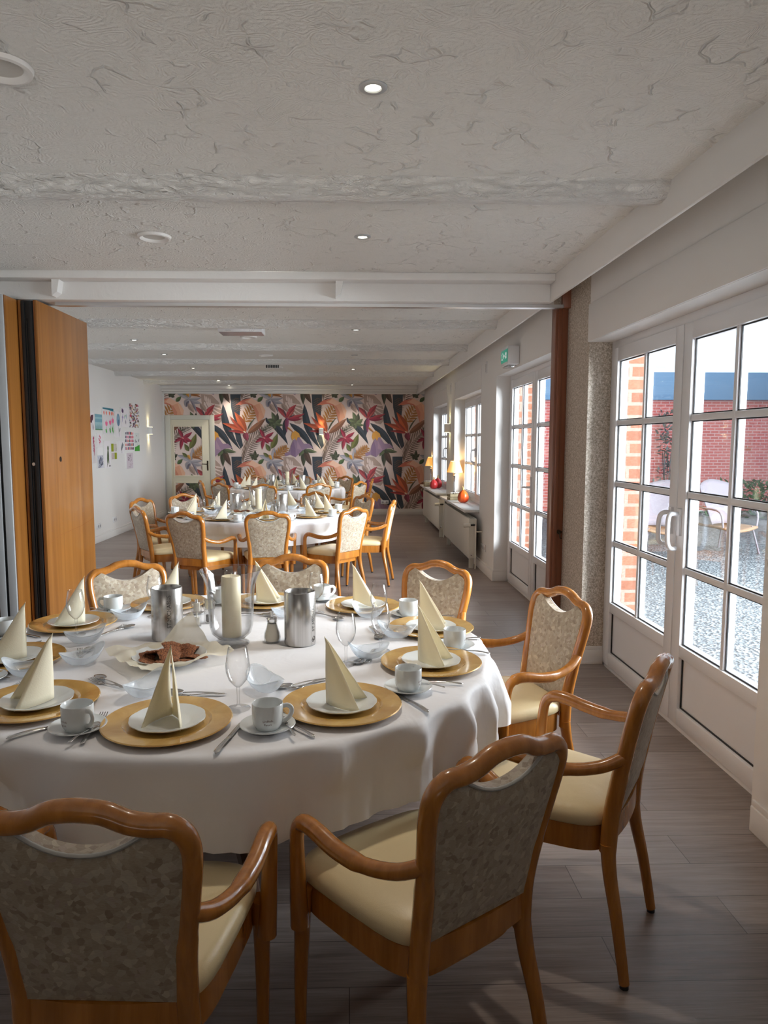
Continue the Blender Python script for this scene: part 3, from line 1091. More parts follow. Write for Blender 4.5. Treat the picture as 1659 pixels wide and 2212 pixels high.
PX = 14.6 / 1530 / 5.53
TW, TH = 957, 733
def mural_mesh(x0, x1, z0, z1, U0, V0, y, step=.00006):
    """print the repeat inside a rectangle of the plane facing -Y; U0,V0 = motif units at world (0, 0)"""
    m = MB()
    m.add([(x0, y, z0), (x1, y, z0), (x1, y, z1), (x0, y, z1)], [(0, 1, 2, 3)], lin(*PINK))
    for k, (poly, col) in enumerate(MOTIF):
        us = [p[0] for p in poly]
        vs = [p[1] for p in poly]
        for i in range(-4, 6):
            for j in range(-3, 5):
                q = [(U0[0] + (p[0] + i * TW) * PX, U0[1] - (p[1] + j * TH) * PX) for p in poly]
                if max(a for a, b in q) < x0 or min(a for a, b in q) > x1 or max(b for a, b in q) < z0 or min(b for a, b in q) > z1:
                    continue
                q = clip_poly(q, x0, x1, z0, z1)
                if len(q) >= 3:
                    yy = y - step * (k + 1)
                    # consistent orientation towards -Y
                    ar = sum(q[n - 1][0] * q[n][1] - q[n][0] * q[n - 1][1] for n in range(len(q)))
                    if ar < 0:
                        q = q[::-1]
                    m.add([(a, yy, b) for a, b in q], [tuple(range(len(q)))], lin(*col))
    return m
ORG = (-3.664, 2.571)
FD = (-3.71, -2.72, 2.044)
mu = mural_mesh(FD[1], 1.565, .125, 2.475, ORG, None, YB - .002)
o = mu.build('wall_far_mural', M['mural'], fix=False)
tag(o, 'tropical flower wallpaper covering the end wall', 'wallpaper', kind='structure')
mu = mural_mesh(XL + .03, FD[1], FD[2], 2.475, ORG, None, YB - .002)
o = mu.build('wall_far_mural', M['mural'], fix=False)
tag(o, 'strip of tropical wallpaper above the white panelled door', 'wallpaper', kind='structure')

# white panelled door in the end wall
d = empty('door_3', (FD[0], YB, 0))
tag(d, 'cream panelled door with tropical wallpaper fields', 'door', kind='structure')
W = FD[1] - FD[0]
m = MB()
m.box(0, .10, -.035, .0, 0, FD[2]).box(W - .10, W, -.035, 0, 0, FD[2]).box(.10, W - .10, -.035, 0, FD[2] - .09, FD[2])
M['doorcream'] = mat('cream door paint', lin(.90, .87, .78), 0.45)
M['doorframe'] = mat('grey white door frame', lin(.84, .83, .78), 0.5)
m.build('door_frame', M['doorframe'], d, bevel=.006)
lf = MB().box(.10, W - .10, -.02, 0, .008, FD[2] - .09)
leaf_o = lf.build('door_leaf', M['doorcream'], d, bevel=.004)
for z0, z1 in ((.82, 1.81), (.10, .66)):
    px0, px1 = .175, W - .262
    q = MB()
    t = .03
    q.box(px0 - t, px0, -.032, -.02, z0 - t, z1 + t).box(px1, px1 + t, -.032, -.02, z0 - t, z1 + t)
    q.box(px0, px1, -.032, -.02, z1, z1 + t).box(px0, px1, -.032, -.02, z0 - t, z0)
    q.build('panel_moulding', M['doorcream'], leaf_o, bevel=.004)
    mm = mural_mesh(FD[0] + px0, FD[0] + px1, z0, z1, (ORG[0], ORG[1]), None, -.0205, step=.00004)
    mm.v = [(x - FD[0], yv, z) for x, yv, z in mm.v]
    mm.build('panel_print', M['mural'], leaf_o, fix=False)
hm = MB().box(W - .165, W - .135, -.028, -.02, .92, 1.12)
hm.tube([(W - .15, -.02, 1.05), (W - .15, -.065, 1.05)], .009, 8)
hm.tube(spline([(W - .15, -.062, 1.05), (W - .20, -.064, 1.052), (W - .26, -.06, 1.055)], 3), .009, 8)
hm.build('handle', M['brass'], leaf_o, smooth=45)

# ------------------------------------------------------------------ children's paintings on the left wall
def canvas(name, y0, y1, z0, z1, shapes, label, bgc=(.93, .91, .92)):
    """shapes: (colour, [(u, v)...]) with u,v in 0..1 from the upper left corner as seen from the room"""
    r = empty(name, (XL, (y0 + y1) / 2, (z0 + z1) / 2))
    tag(r, label, 'painting', 'children paintings on the white wall')
    W_, H_ = y1 - y0, z1 - z0
    MB().box(0, .018, -W_ / 2, W_ / 2, -H_ / 2, H_ / 2).build('canvas', M['white'], r, bevel=.002)
    m = MB()
    f = lambda u, v, k: (.0186 + .00012 * k, -W_ / 2 + u * W_, H_ / 2 - v * H_)
    m.add([f(0, 0, 0), f(1, 0, 0), f(1, 1, 0), f(0, 1, 0)], [(0, 1, 2, 3)], lin(*bgc))
    for k, (c, pts) in enumerate(shapes):
        pts = clip_poly(pts, 0, 1, 0, 1)
        if len(pts) < 3:
            continue
        m.add([f(u, v, k + 1) for u, v in pts], [tuple(range(len(pts)))], lin(*c))
    m.build('painted_image', M['drawing'], r, fix=False)
    return r
def lf_(x0, y0, x1, y1, wd, bend=0):
    return leaf(x0, y0, x1, y1, wd, bend, 6)[0]
def blob(x, y, a, b, n=10, rot=0):
    return [(x + a * cos(2 * pi * k / n) * cos(rot) - b * sin(2 * pi * k / n) * sin(rot), y + a * cos(2 * pi * k / n) * sin(rot) + b * sin(2 * pi * k / n) * cos(rot)) for k in range(n)]
def rc(x0, y0, x1, y1):
    return [(x0, y0), (x1, y0), (x1, y1), (x0, y1)]
rp = random.Random(11)
GRN, DG = (.36, .68, .34), (.25, .33, .16)
canvas('painting', 10.20, 10.609, 1.67, 1.93, [((.38, .22, .28), lf_(.60, .5, .9, .1, .3)), ((.38, .22, .28), blob(.75, .25, .14, .12)), ((.4, .3, .34), lf_(.75, 1, .75, .3, .03)), ((.5, .4, .45), lf_(.9, 1, .88, .6, .05)), ((.38, .22, .28), blob(.66, .5, .1, .08))],
       'small painting of a dark plum flower beside the wood partition')
sh = [((.50, .68, .74), rc(0, 0, 1, .62)), ((.62, .78, .81), rc(0, .18, 1, .30)), ((.66, .80, .82), rc(0, .5, 1, 1))]
sh += [((.25, .40, .42), lf_(.06 + .085 * k, 1, .04 + .09 * k, .55 + .15 * rp.random(), .03)) for k in range(11)] + [((.35, .58, .42), rc(0, .93, 1, 1))]
canvas('painting', 10.634, 10.94, 1.68, 1.915, sh, 'painting of grass stalks under a blue sky')
sh = [((.20, .48, .55), [(0, .02), (1, .02), (1, .13), (.5, .09), (0, .07)])]
for k, x in enumerate((.10, .32, .60, .78, .93)):
    sh.append(((.95, .42, .28), lf_(x, .13, x + .02, .30, .10)))
for x, y in ((.30, .60), (.65, .55), (.90, .48)):
    sh += [((.94, .33, .55), lf_(x, y + .10, x - .10, y - .08, .10)), ((.94, .33, .55), lf_(x, y + .10, x + .10, y - .08, .10)), ((.96, .50, .66), lf_(x, y + .12, x, y - .14, .12)), ((.30, .62, .32), lf_(x, .98, x, y + .08, .04)), (GRN, lf_(x + .02, .95, x - .10, y + .20, .12))]
canvas('painting', 10.977, 11.477, 1.62, 2.035, sh, 'largest painting, three pink tulips below orange drops', (.89, .88, .89))
sh = [((.44, .58, .68), blob(.55, .32, .30, .25, 14)), ((.55, .68, .76), blob(.5, .30, .18, .18)), ((.38, .50, .62), blob(.6, .42, .15, .12)), ((.32, .38, .36), lf_(.62, 1, .58, .52, .06)), ((.36, .44, .36), lf_(.66, .8, .88, .62, .10))]
canvas('painting', 11.546, 11.83, 1.58, 1.99, sh, 'tall painting of one round blue hyacinth')
sh = [((.40, .28, .44), lf_(.2, .28, .16, .02, .2)), ((.34, .24, .38), blob(.24, .18, .1, .1)), ((.62, .58, .72), lf_(.12, .8, .24, .25, .06)), ((.66, .60, .76), blob(.2, .5, .09, .07)), ((.66, .76, .80), lf_(.5, .35, .42, .60, .12)), ((.66, .76, .80), lf_(.65, .3, .72, .62, .12)), ((.30, .28, .36), lf_(.58, .85, .58, .6, .08)), ((.72, .78, .68), lf_(.4, .45, .7, .38, .08))]
canvas('painting', 11.848, 12.263, 1.75, 2.07, sh, 'painting of a thin purple iris and pale petals')
pal = [(.80, .30, .45), (.20, .20, .26), (.86, .72, .40), (.90, .88, .86), (.45, .40, .55), (.70, .62, .50), (.88, .50, .42), (.50, .30, .35)]
sh = []
for k in range(150):
    x, y = rp.random(), rp.random()
    sh.append((pal[int(rp.random() * 8)], blob(x, y, .03 + .02 * rp.random(), .02 + .02 * rp.random(), 6, rp.random() * 3)))
canvas('painting', 12.283, 12.822, 1.75, 2.165, sh, 'confetti patterned painting beside the wall lamp')
sh = [((.72, .28, .42), blob(.3 + .3 * rp.random(), .08 + .06 * k, .14, .05, 7, rp.random())) for k in range(10)] + [((.55, .48, .50), lf_(.45, 1, .4, .1, .03))]
canvas('painting', 10.472, 10.636, 1.19, 1.595, sh, 'narrow painting of a tall magenta blossom spike', (.88, .85, .85))
sh = [((.84, .42, .52), blob(.3 + .4 * rp.random(), .2 + .07 * k, .12, .06, 7, rp.random() * 2)) for k in range(8)] + [((.80, .55, .58), lf_(.5, .95, .5, .3, .04))]
canvas('painting', 10.692, 10.905, 1.43, 1.63, sh, 'small painting of a pink blossom')
canvas('painting', 10.688, 10.929, 1.305, 1.42, [], 'small blank white canvas', (.94, .93, .93))
sh = [(((.30, .32, .38), (.62, .64, .72), (.48, .46, .50))[k % 3], lf_(rp.random(), rp.random(), rp.random() * .3 + .1 + .5 * rp.random(), rp.random(), .08)) for k in range(26)]
canvas('painting', 10.675, 10.936, 1.11, 1.30, sh, 'small grey and violet streaked painting', (.82, .82, .86))
canvas('painting', 10.989, 11.281, 1.10, 1.52, [(DG, lf_(.45, .9, .58, .18, .32, .04)), (DG, blob(.58, .28, .12, .10)), ((.30, .24, .18), lf_(.36, .98, .46, .8, .05)), ((.22, .2, .16), lf_(.80, .95, .66, .6, .03)), ((.22, .2, .16), blob(.72, .93, .06, .03)), ((.22, .2, .16), blob(.9, .93, .05, .03))],
       'painting of a dark green cucumber shaped trunk')
sh = [((.60, .64, .12), rc(.03, .02, .46, .50)), ((.60, .64, .12), rc(.56, .57, .98, .97))]
for k in range(6):
    sh.append((((.30, .34, .24), (.78, .66, .36))[k % 2], [(.52 + .08 * k, .03), (.55 + .08 * k, .03), (.64 + .08 * k, .50), (.61 + .08 * k, .50)]))
    sh.append((((.78, .50, .36), (.40, .44, .36))[k % 2], [(.05 + .08 * k, .57), (.08 + .08 * k, .57), (.14 + .07 * k, .97), (.11 + .07 * k, .97)]))
sh.append(((.93, .92, .92), rc(0, .51, 1, .56)))
canvas('painting', 11.302, 11.579, 1.22, 1.48, sh, 'painting split into olive green blocks and stripes')
sh = [((.42, .44, .46), lf_(.6, .6, .75, .10, .22)), ((.52, .54, .56), lf_(.55, .65, .95, .2, .16)), ((.36, .38, .40), lf_(.55, .8, .6, .3, .2)), ((.45, .46, .48), lf_(.6, 1, .58, .7, .04))]
canvas('painting', 11.653, 11.965, 1.31, 1.52, sh, 'painting of a single grey feather leaf')
pal = [(.18, .20, .30), (.62, .18, .40), (.88, .34, .42), (.95, .55, .45), (.55, .12, .22), (.30, .28, .36), (.93, .48, .58)]
sh = [(pal[(3 * i + 5 * j + int(rp.random() * 3)) % 7], rc(.02 + i * .14 + .02 * rp.random(), .01 + j * .2 + .04 * rp.random(), .12 + i * .14, .17 + j * .2)) for i in range(7) for j in range(5)]
canvas('painting', 12.016, 12.495, 1.36, 1.68, sh, 'painting of dense red, pink and navy strokes')
sh = [((.26, .62, .22), [(0, .78), (.5, .72), (1, .64), (1, 1), (0, 1)]), ((.40, .38, .42), lf_(.12, .55, .16, .32, .12)), ((.40, .38, .42), lf_(.3, .5, .5, .45, .12)), ((.36, .34, .38), lf_(.75, .5, .95, .3, .12)), ((.55, .5, .5), blob(.4, .15, .06, .04)), ((.50, .62, .48), lf_(.5, .75, .5, .5, .03))]
canvas('painting', 12.55, 12.842, 1.34, 1.66, sh, 'painting with a bright green meadow at its foot', (.86, .87, .86))
sh = [((.62, .52, .58), blob(.2 + .6 * rp.random(), .1 + .8 * rp.random(), .05, .03, 6, rp.random() * 3)) for k in range(26)]
canvas('painting', 12.079, 12.425, 1.05, 1.315, sh, 'pale mauve sketch hanging lowest', (.84, .79, .82))
# ------------------------------------------------------------------ folding wood partition stacked at the left
def partition(y0, y1, x0, x1, label, face=True):
    r = empty('partition_panel', ((x0 + x1) / 2, y0, 0))
    tag(r, label, 'partition', 'folded wood partition panels')
    D, H = y1 - y0, 2.445
    hw = (x1 - x0) / 2
    t = .018
    MB().box(hw - t, hw, 0, D, .02, H).build('face_board', M['veneer'], r, bevel=.002)
    MB().box(-hw, -hw + t, 0, D, .02, H).build('face_board', M['veneer'], r, bevel=.002)
    MB().box(hw - t - .004, hw - t, -.0015, D, .02, H).build('edge_strip', M['edgewood'], r)
    m = MB().box(-hw + t, hw - t - .004, .004, D - .004, .03, H - .005)
    m.box(-hw + t + .012, -hw + t + .026, -.010, .004, .02, H - .01).box(hw - t - .03, hw - t - .012, -.010, .004, .02, H - .01)
    m.box(-.012, -.006, -.004, .004, .02, H - .12).box(.008, .013, -.003, .004, .02, H - .12)
    m.build('edge_seal', M['black'], r)
    m = MB().tube([(0, -.012, 1.35), (0, .004, 1.35)], .011, 16)
    m.build('lock', M['alu'], r, smooth=40)
    return r, hw
p, hw = partition(4.905, 5.825, -2.205, -2.08, 'wood partition panel with black seal edge and broad veneer face')
m = MB()
m.tube([(hw - .001, .29, 1.377), (hw + .002, .29, 1.377)], .019, 20)
m.build('latch_plate', M['brass'], p, smooth=40)
MB().box(hw + .002, hw + .003, .284, .296, 1.36, 1.394).build('latch_slot', M['black'], p)
# a fine crack across the veneer
m = MB()
pts = [(.02, .80), (.18, .815), (.22, .83), (.34, .835), (.48, .845), (.62, .85), (.80, .87), (.90, .885)]
for (a, za), (b, zb) in zip(pts[:-1], pts[1:]):
    m.add([(hw + .0004, a, za - .0012), (hw + .0004, b, zb - .0012), (hw + .0004, b, zb + .0012), (hw + .0004, a, za + .0012)], [(0, 1, 2, 3)])
m.build('veneer_crack', M['edgewood'], p)
def alu_partition(y0, y1, x0, x1, label):
    r = empty('partition_panel', ((x0 + x1) / 2, y0, 0))
    tag(r, label, 'partition', 'folded wood partition panels')
    D, H = y1 - y0, 2.445
    hw = (x1 - x0) / 2
    MB().box(hw - .016, hw, .012, D, .02, H).build('face_board', M['veneer'], r)
    MB().box(-hw, -hw + .016, .012, D, .02, H).build('face_board', M['veneer'], r)
    MB().box(-hw + .016, hw - .016, .012, D, .03, H - .005).build('edge_seal', M['black'], r)
    a = MB().box(hw - .055, hw - .004, -.004, .012, .02, H).box(-hw + .004, -hw + .050, -.004, .012, .02, H)
    a.build('edge_profile', M['alu_matt'], r, bevel=.003)
    return r
M['alu_matt'] = mat('matt aluminium', lin(.74, .75, .76), 0.45, 0.4)
alu_partition(4.72, 5.64, -2.335, -2.212, 'wood partition panel with pale metal edge strips')
alu_partition(4.72, 5.64, -2.475, -2.352, 'second wood partition panel with metal edge, cut by picture edge')

# wooden stop post at the window wall
r = empty('partition_post', (1.54, 5.16, 0))
tag(r, 'red brown wooden post between the two glass doors', 'post')
m = MB().box(-.06, .03, -.05, .05, 0, 2.46).box(-.045, -.015, -.062, -.05, 0, 2.46)
m.build('post_body', M['post'], r, bevel=.004)
m = MB().box(-.03, .10, -.10, -.055, 2.44, 2.60)
m.build('top_block', M['post'], r, bevel=.006)
m = MB().tube([(.0, -.052, .845), (.0, -.066, .845)], .016, 14).box(-.022, .022, -.058, -.05, .838, .852)
m.tube(spline([(0, -.064, .85), (0, -.078, .835), (.004, -.078, .805), (.014, -.075, .80)], 3), .005, 8)
m.build('hook', M['brass'], r, smooth=40)

# ------------------------------------------------------------------ armchair
def stile(x):      # centre line of the back upright and top rail, positive side
    return [(.160, -.205, .36), (.157, -.212, .47), (.162, -.228, .57), (.176, -.248, .67), (.188, -.268, .765), (.184, -.280, .815), (.158, -.288, .842),
            (.120, -.292, .845), (.085, -.296, .853), (.045, -.299, .870), (.0, -.301, .8755)]
ST = stile(1)
def st_at(z):
    for a, b in zip(ST[:-1], ST[1:]):
        if a[2] <= z <= b[2] or (z < a[2]):
            t = (z - a[2]) / (b[2] - a[2])
            return a[0] + (b[0] - a[0]) * t, a[1] + (b[1] - a[1]) * t
    return ST[4][0], ST[4][1]
def make_chair(label, group, fabric='fabric', frame=True):
    r = empty('armchair')
    tag(r, label, 'chair', group)
    for s in (-1, 1):
        m = MB().tube(spline([(s * .190, -.268, .012), (s * .180, -.240, .18), (s * .168, -.215, .30), (s * .160, -.205, .385)], 4), [.0145 + .0075 * k / 12 for k in range(13)], 12, (1.0, 1.1))
        leg = m.build('leg', M['wood'], r, smooth=45)
        MB().tube([(s * .190, -.268, 0), (s * .190, -.268, .014)], .0125, 12).build('foot_cap', M['black'], leg, smooth=40)
        m = MB().tube(spline([(s * .228, .168, .012), (s * .230, .162, .16), (s * .232, .150, .30), (s * .232, .142, .42)], 4), [.0135 + .0095 * k / 12 for k in range(13)], 12)
        leg = m.build('leg', M['wood'], r, smooth=45)
        MB().tube([(s * .228, .168, 0), (s * .228, .168, .014)], .0115, 12).build('foot_cap', M['black'], leg, smooth=40)
    if frame:
        path = spline(ST, 5)
        full = path + [(-x, y, z) for x, y, z in path[::-1]][1:]
        nn = len(full)
        rad = [.0235 if min(i, nn - 1 - i) < 12 else .0215 for i in range(nn)]
        MB().tube(full, rad, 14, (1.0, .92)).build('back_frame', M['wood'], r, smooth=50)
    # upholstered back
    zb = .462
    def top(x):
        return .792 + .052 * min(1, (abs(x) / .125) ** 2)
    def surf(u, v, sgn):
        x0 = (u * 2 - 1)
        z = zb + v * (.842 - zb)
        zz = min(z, .80)
        wx, wy = st_at(zz)
        if z > .80:
            wx = .186 - .05 * ((z - .80) / .042) ** 1.5
        hx = wx - .006
        x = x0 * hx
        if frame:
            z2 = zb + v * (min(.842, top(x)) - zb)
        else:
            z2 = zb + v * (.893 - zb)
            x = x0 * (.205 + .02 * v)
            wy = -.205 - .10 * v
        _, yb_ = st_at(min(z2, .80))
        if not frame:
            yb_ = wy
        edge = (1 - x0 ** 4)
        puff = .012 * edge * min(1, 5 * v, 6 * (1 - v) + .25)
        return (x, yb_ - .004 + sgn * (.011 + puff), z2)
    nu, nv = 20, 24
    m = MB()
    m.grid(lambda u, v: surf(u, v, 1), nu, nv)
    m.grid(lambda u, v: surf(u, v, -1), nu, nv)
    k = (nu + 1) * (nv + 1)
    rim = [i for i in range(nu + 1)] + [(j + 1) * (nu + 1) + nu for j in range(nv)] + [nv * (nu + 1) + nu - 1 - i for i in range(nu)] + [(nv - 1 - j) * (nu + 1) for j in range(nv - 1)]
    for a, b in zip(rim, rim[1:] + rim[:1]):
        m.f.append((a, b, b + k, a + k))
        m.c.append(None)
    bk = m.build('backrest', M[fabric], r, smooth=50)
    if frame:
        pts = []
        for i in range(13):
            x = -.125 + .25 * i / 12
            z = top(x)
            pts.append((x, st_at(min(z, .8))[1] - .020, z - .004))
        MB().tube(pts, .0042, 6).build('piping', M['piping'], bk, smooth=60)
    # back rail between the uprights
    def rail(u, v):
        x = (u * 2 - 1) * .155
        c = [(-.012, .395), (.012, .395), (.012, .460), (-.012, .460)][int(round(v * 4)) % 4]
        return (x, -.207 - .014 * (1 - (x / .155) ** 2) + c[0], c[1])
    MB().grid(rail, 10, 4).build('back_rail', M['wood'], r, smooth=40)
    # seat
    def hwid(y):
        t = (y + .205) / .415
        return .172 + .062 * t ** .8
    def outline(s):
        pts = []
        n = 44
        for i in range(n):
            a = 2 * pi * i / n
            ca, sa = cos(a), sin(a)
            e = .36
            px = (abs(ca) ** e) * (1 if ca > 0 else -1)
            py = (abs(sa) ** e) * (1 if sa > 0 else -1)
            y = .0025 + py * .2075
            pts.append((px * hwid(y) * s, (y - .0025) * s + .0025 + (.012 * (1 - px * px) if sa > 0 else 0)))
        return pts
    rings = [(.93, .418), (1.0, .432), (1.005, .450), (.975, .466), (.90, .476), (.72, .484), (.45, .489), (.18, .491)]
    vs, fs = [], []
    n = 44
    for s, z in rings:
        vs += [(x, y, z) for x, y in outline(s)]
    for j in range(len(rings) - 1):
        for i in range(n):
            i2 = (i + 1) % n
            fs.append((j * n + i, j * n + i2, (j + 1) * n + i2, (j + 1) * n + i))
    fs.append(tuple(range(n - 1, -1, -1)))
    fs.append(tuple((len(rings) - 1) * n + i for i in range(n)))
    MB().add(vs, fs).build('seat', M['leather'], r, smooth=60)
    sf = MB()
    o = outline(.965)
    sf.prism(o, .352, .424)
    sf.build('seat_frame', M['wood'], r, smooth=40)
    for s in (-1, 1):
        pts = spline([(s * .176, -.245, .652), (s * .205, -.190, .622), (s * .232, -.110, .606), (s * .250, -.030, .610), (s * .258, .035, .622), (s * .262, .082, .622), (s * .262, .112, .600), (s * .260, .122, .555),
                      (s * .256, .126, .48), (s * .252, .130, .40), (s * .248, .132, .335)], 4)
        n = len(pts)
        rad = [.0175 + (.003 if 8 < i < 22 else 0) + (.006 * max(0, (i - 28) / 12)) for i in range(n)]
        MB().tube(pts, rad, 12, (1.0, 1.0)).build('armrest', M['wood'], r, smooth=50)
    return r

T1, T2, T3 = (-.43, 2.57), (-.95, 7.525), (-1.015, 11.87)
SEAT = ['nearest seat', 'first seat right of nearest', 'second seat right of nearest', 'third seat right of nearest', 'fourth seat right of nearest', 'farthest seat',
        'fourth seat left of nearest', 'third seat left of nearest', 'second seat left of nearest', 'first seat left of nearest']
def clab(t, k):
    return 'wooden armchair with mottled beige back, at %s table, %s' % (t, SEAT[k])
CH = [  # table, seat index, x, y, heading
    ('front', 0, -.450, 1.465, 357.0), ('front', 1, .160, 1.644, 34.1), ('front', 2, .640, 2.105, 56.4), ('front', 3, .625, 2.822, 107.3), ('front', 4, .278, 3.375, 140.4),
    ('front', 5, -.316, 3.538, 179.1), ('front', 6, -.987, 3.403, 213.9), ('front', 9, -1.10, 1.74, 318.0),
    ('middle', 0, -.757, 6.591, 7.7), ('middle', 1, -.154, 6.865, 48.5), ('middle', 2, .190, 7.507, 80.0), ('middle', 3, -.053, 8.087, 123.2), ('middle', 4, -.523, 8.493, 155.4),
    ('middle', 6, -1.761, 8.271, 224.8), ('middle', 7, -2.005, 7.708, 248.5), ('middle', 8, -1.790, 6.984, 304.4), ('middle', 9, -1.333, 6.530, 335.2),
    ('back', 0, -1.20, 10.70, 350.4), ('back', 1, -.550, 10.841, 24.1), ('back', 2, -.055, 11.265, 57.2), ('back', 3, .115, 11.93, 88), ('back', 4, -.245, 12.648, 136.5), ('back', 5, -.906, 12.908, 174.5),
    ('back', 6, -1.560, 12.811, 209.3), ('back', 7, -2.001, 12.233, 245.2), ('back', 8, -2.10, 11.55, 290), ('back', 9, -1.76, 10.98, 319.4)]
proto = make_chair('x', 'armchairs around the three laid tables')
for k, (t, i, x, y, a) in enumerate(CH):
    if k == 0:
        proto.location = (x, y, 0)
        proto.rotation_euler = (0, 0, radians(a))
        proto['label'] = clab(t, i)
    else:
        dup(proto, (x, y, 0), radians(a), clab(t, i))
sil = make_chair('armchair with silver grey padded back beside the wood partition', 'armchairs around the three laid tables', 'silverfabric', frame=False)
sil.location = (-1.42, 2.97, 0)
sil.rotation_euler = (0, 0, radians(256))

# ------------------------------------------------------------------ tables and cloths
def table(c, label):
    r = empty('round_table', (c[0], c[1], 0))
    tag(r, label, 'table', 'round dining tables')
    MB().lathe([(0, .715), (.90, .715), (.915, .725), (.915, .742), (0, .742)], 48).build('table_top', M['tabletop'], r, smooth=40)
    MB().lathe([(0, .05), (.05, .05), (.05, .70), (.22, .715), (0, .715)], 24).build('pedestal', M['tabletop'], r, smooth=40)
    m = MB()
    for k in range(4):
        a = k * pi / 2 + .3
        m.tube([(0, 0, .10), (.25 * cos(a), .25 * sin(a), .07), (.45 * cos(a), .45 * sin(a), .02)], [.035, .03, .02], 8)
    m.build('foot', M['tabletop'], r, smooth=40)

def cloth(c, label, seed, rot, folds, chairs=()):
    rr = random.Random(seed)
    R, ZT = .935, .750
    na, nr, nd = 288, 12, 26
    ph = [rr.random() * 6.28 for _ in range(8)]
    def drop(a):
        b = (a - rot) % (pi / 2)
        b = min(b, pi / 2 - b)
        d = 1.225 / cos(b) - R
        return min(.70, d + .004)
    def wave(a):
        w = 0
        for (fa, wd, amp) in folds:
            d = (a - radians(fa) + pi) % (2 * pi) - pi
            w += amp * math.exp(-(d / radians(wd)) ** 2)
        return w + .006 * sin(9 * a + ph[0]) + .005 * sin(14 * a + ph[1]) + .003 * sin(23 * a + ph[2])
    seat, arm = [], []
    for i in range(na):
        a = 2 * pi * i / na
        hit, best = 0, 9.0
        for (cx, cy_, th) in chairs:
            fx, fy = -sin(th), cos(th)
            sx, sy = cos(th), sin(th)
            ox, oy = c[0] - cx, c[1] - cy_
            q = 1.16
            while q > .84:
                px, py = ox + q * cos(a), oy + q * sin(a)
                lx, ly = px * sx + py * sy, px * fx + py * fy
                if abs(lx) < .26 and -.3 < ly < .235:
                    hit = 1
                if abs(lx) < .295 and -.3 < ly < .16:
                    best = min(best, q - .01)
                q -= .01
        seat.append(hit)
        arm.append(best)
    dlim = [min(.25 + (9 if not seat[(i + k) % na] else .05 * max(0, abs(k) - 1)) for k in range(-8, 9)) for i in range(na)]
    lim2 = [min(arm[(i + k) % na] + .012 * max(0, abs(k) - 2) for k in range(-9, 10)) for i in range(na)]
    vs = [(0, 0, ZT)]
    fs = []
    for j in range(1, nr + 1):
        q = R * .985 * j / nr
        for i in range(na):
            a = 2 * pi * i / na
            vs.append((q * cos(a), q * sin(a), ZT))
    for j in range(1, nd + 1):
        t = j / nd
        for i in range(na):
            a = 2 * pi * i / na
            D = min(drop(a), dlim[i])
            s = t * D
            cr = .022
            arc = cr * pi / 2
            if s < arc:
                th = s / cr
                q = R * .985 + cr * sin(th)
                z = ZT - cr * (1 - cos(th))
            else:
                q = R * .985 + cr
                z = ZT - cr - (s - arc)
            g = min(1, max(0, (s - .008) / .20)) ** .8
            q += g * (.008 + wave(a)) + .03 * s * s
            kk = min(1, max(0, (s - .05) / .10))
            if q > lim2[i]:
                q = q + (max(lim2[i], .90) - q) * kk
            vs.append((q * cos(a), q * sin(a), max(z, .025)))
    for i in range(na):
        fs.append((0, 1 + i, 1 + (i + 1) % na))
    for j in range(nr + nd - 1):
        for i in range(na):
            i2 = (i + 1) % na
            fs.append((1 + j * na + i, 1 + (j + 1) * na + i, 1 + (j + 1) * na + i2, 1 + j * na + i2))
    o = MB().add(vs, fs).build('tablecloth', M['cloth'], None, smooth=180, loc=(c[0], c[1], 0))
    tag(o, label, 'tablecloth', 'white cloths over the round tables')
    return o
FOLD = [(-65, 1.8, .060), (-71, 3, -.025), (-92, 9, -.015), (-104, 2, .03), (-49, 2.2, .085), (-56, 4, -.035), (-36, 2.0, .095), (-42, 3, -.035), (-24, 2.0, .085), (-30, 2.5, -.03), (-10, 2, .075), (-17, 3, -.025), (7, 2.5, .065), (24, 2.5, .07), (46, 4, .10), (60, 3, .06), (84, 4, .06), (110, 4, .06), (136, 4, .10), (155, 4, .06), (178, 4, .06), (200, 3, .06), (226, 3, .10), (213, 3, -.03), (240, 2, .05), (248, 3, -.025)]
for c, lab, lab2, sd in ((T1, 'front round table nearest the viewer', 'white cloth draped over the front table nearest the viewer', 3), (T2, 'middle round table under a cloth', 'white cloth draped over the middle table', 5), (T3, 'back round table before the tropical wall', 'white cloth draped over the back table by the tropical wall', 8)):
    table(c, lab)
    cloth(c, lab2, sd, radians(1), FOLD, [(x, y, radians(a)) for t, i, x, y, a in CH if t == lab.split()[0]])

# ------------------------------------------------------------------ tableware
ZT = .7515
def one(name, cat, group, parts, label='x'):
    """parts: list of (part name or None for own mesh, MB, material, smooth)"""
    if len(parts) == 1:
        o = parts[0][1].build(name, parts[0][2], None, smooth=parts[0][3])
    else:
        o = empty(name)
        for pn, mb, mt, sm in parts:
            mb.build(pn, mt, o, smooth=sm)
    tag(o, label, cat, group)
    return o
K = {}
K['charger'] = one('charger_plate', 'charger plate', 'gold charger plates', [(None, MB().lathe([(0, 0), (.10, 0), (.112, .004), (.168, .013), (.1705, .0155), (.168, .0178), (.150, .0162), (.122, .0135), (.116, .0125), (.109, .0062), (.104, .0052), (0, .0052)], 64), M['gold'], 30)])
scal = lambda a, i: 1 + (.022 * abs(sin(5 * a)) - .011 if i in (2, 3, 4, 5) else 0)
K['plate'] = one('dessert_plate', 'plate', 'white dessert plates', [(None, MB().lathe([(0, 0), (.055, 0), (.094, .012), (.099, .0145), (.099, .017), (.092, .0155), (.062, .006), (.056, .0045), (0, .0045)], 80, fr=scal), M['porcelain'], 40)])
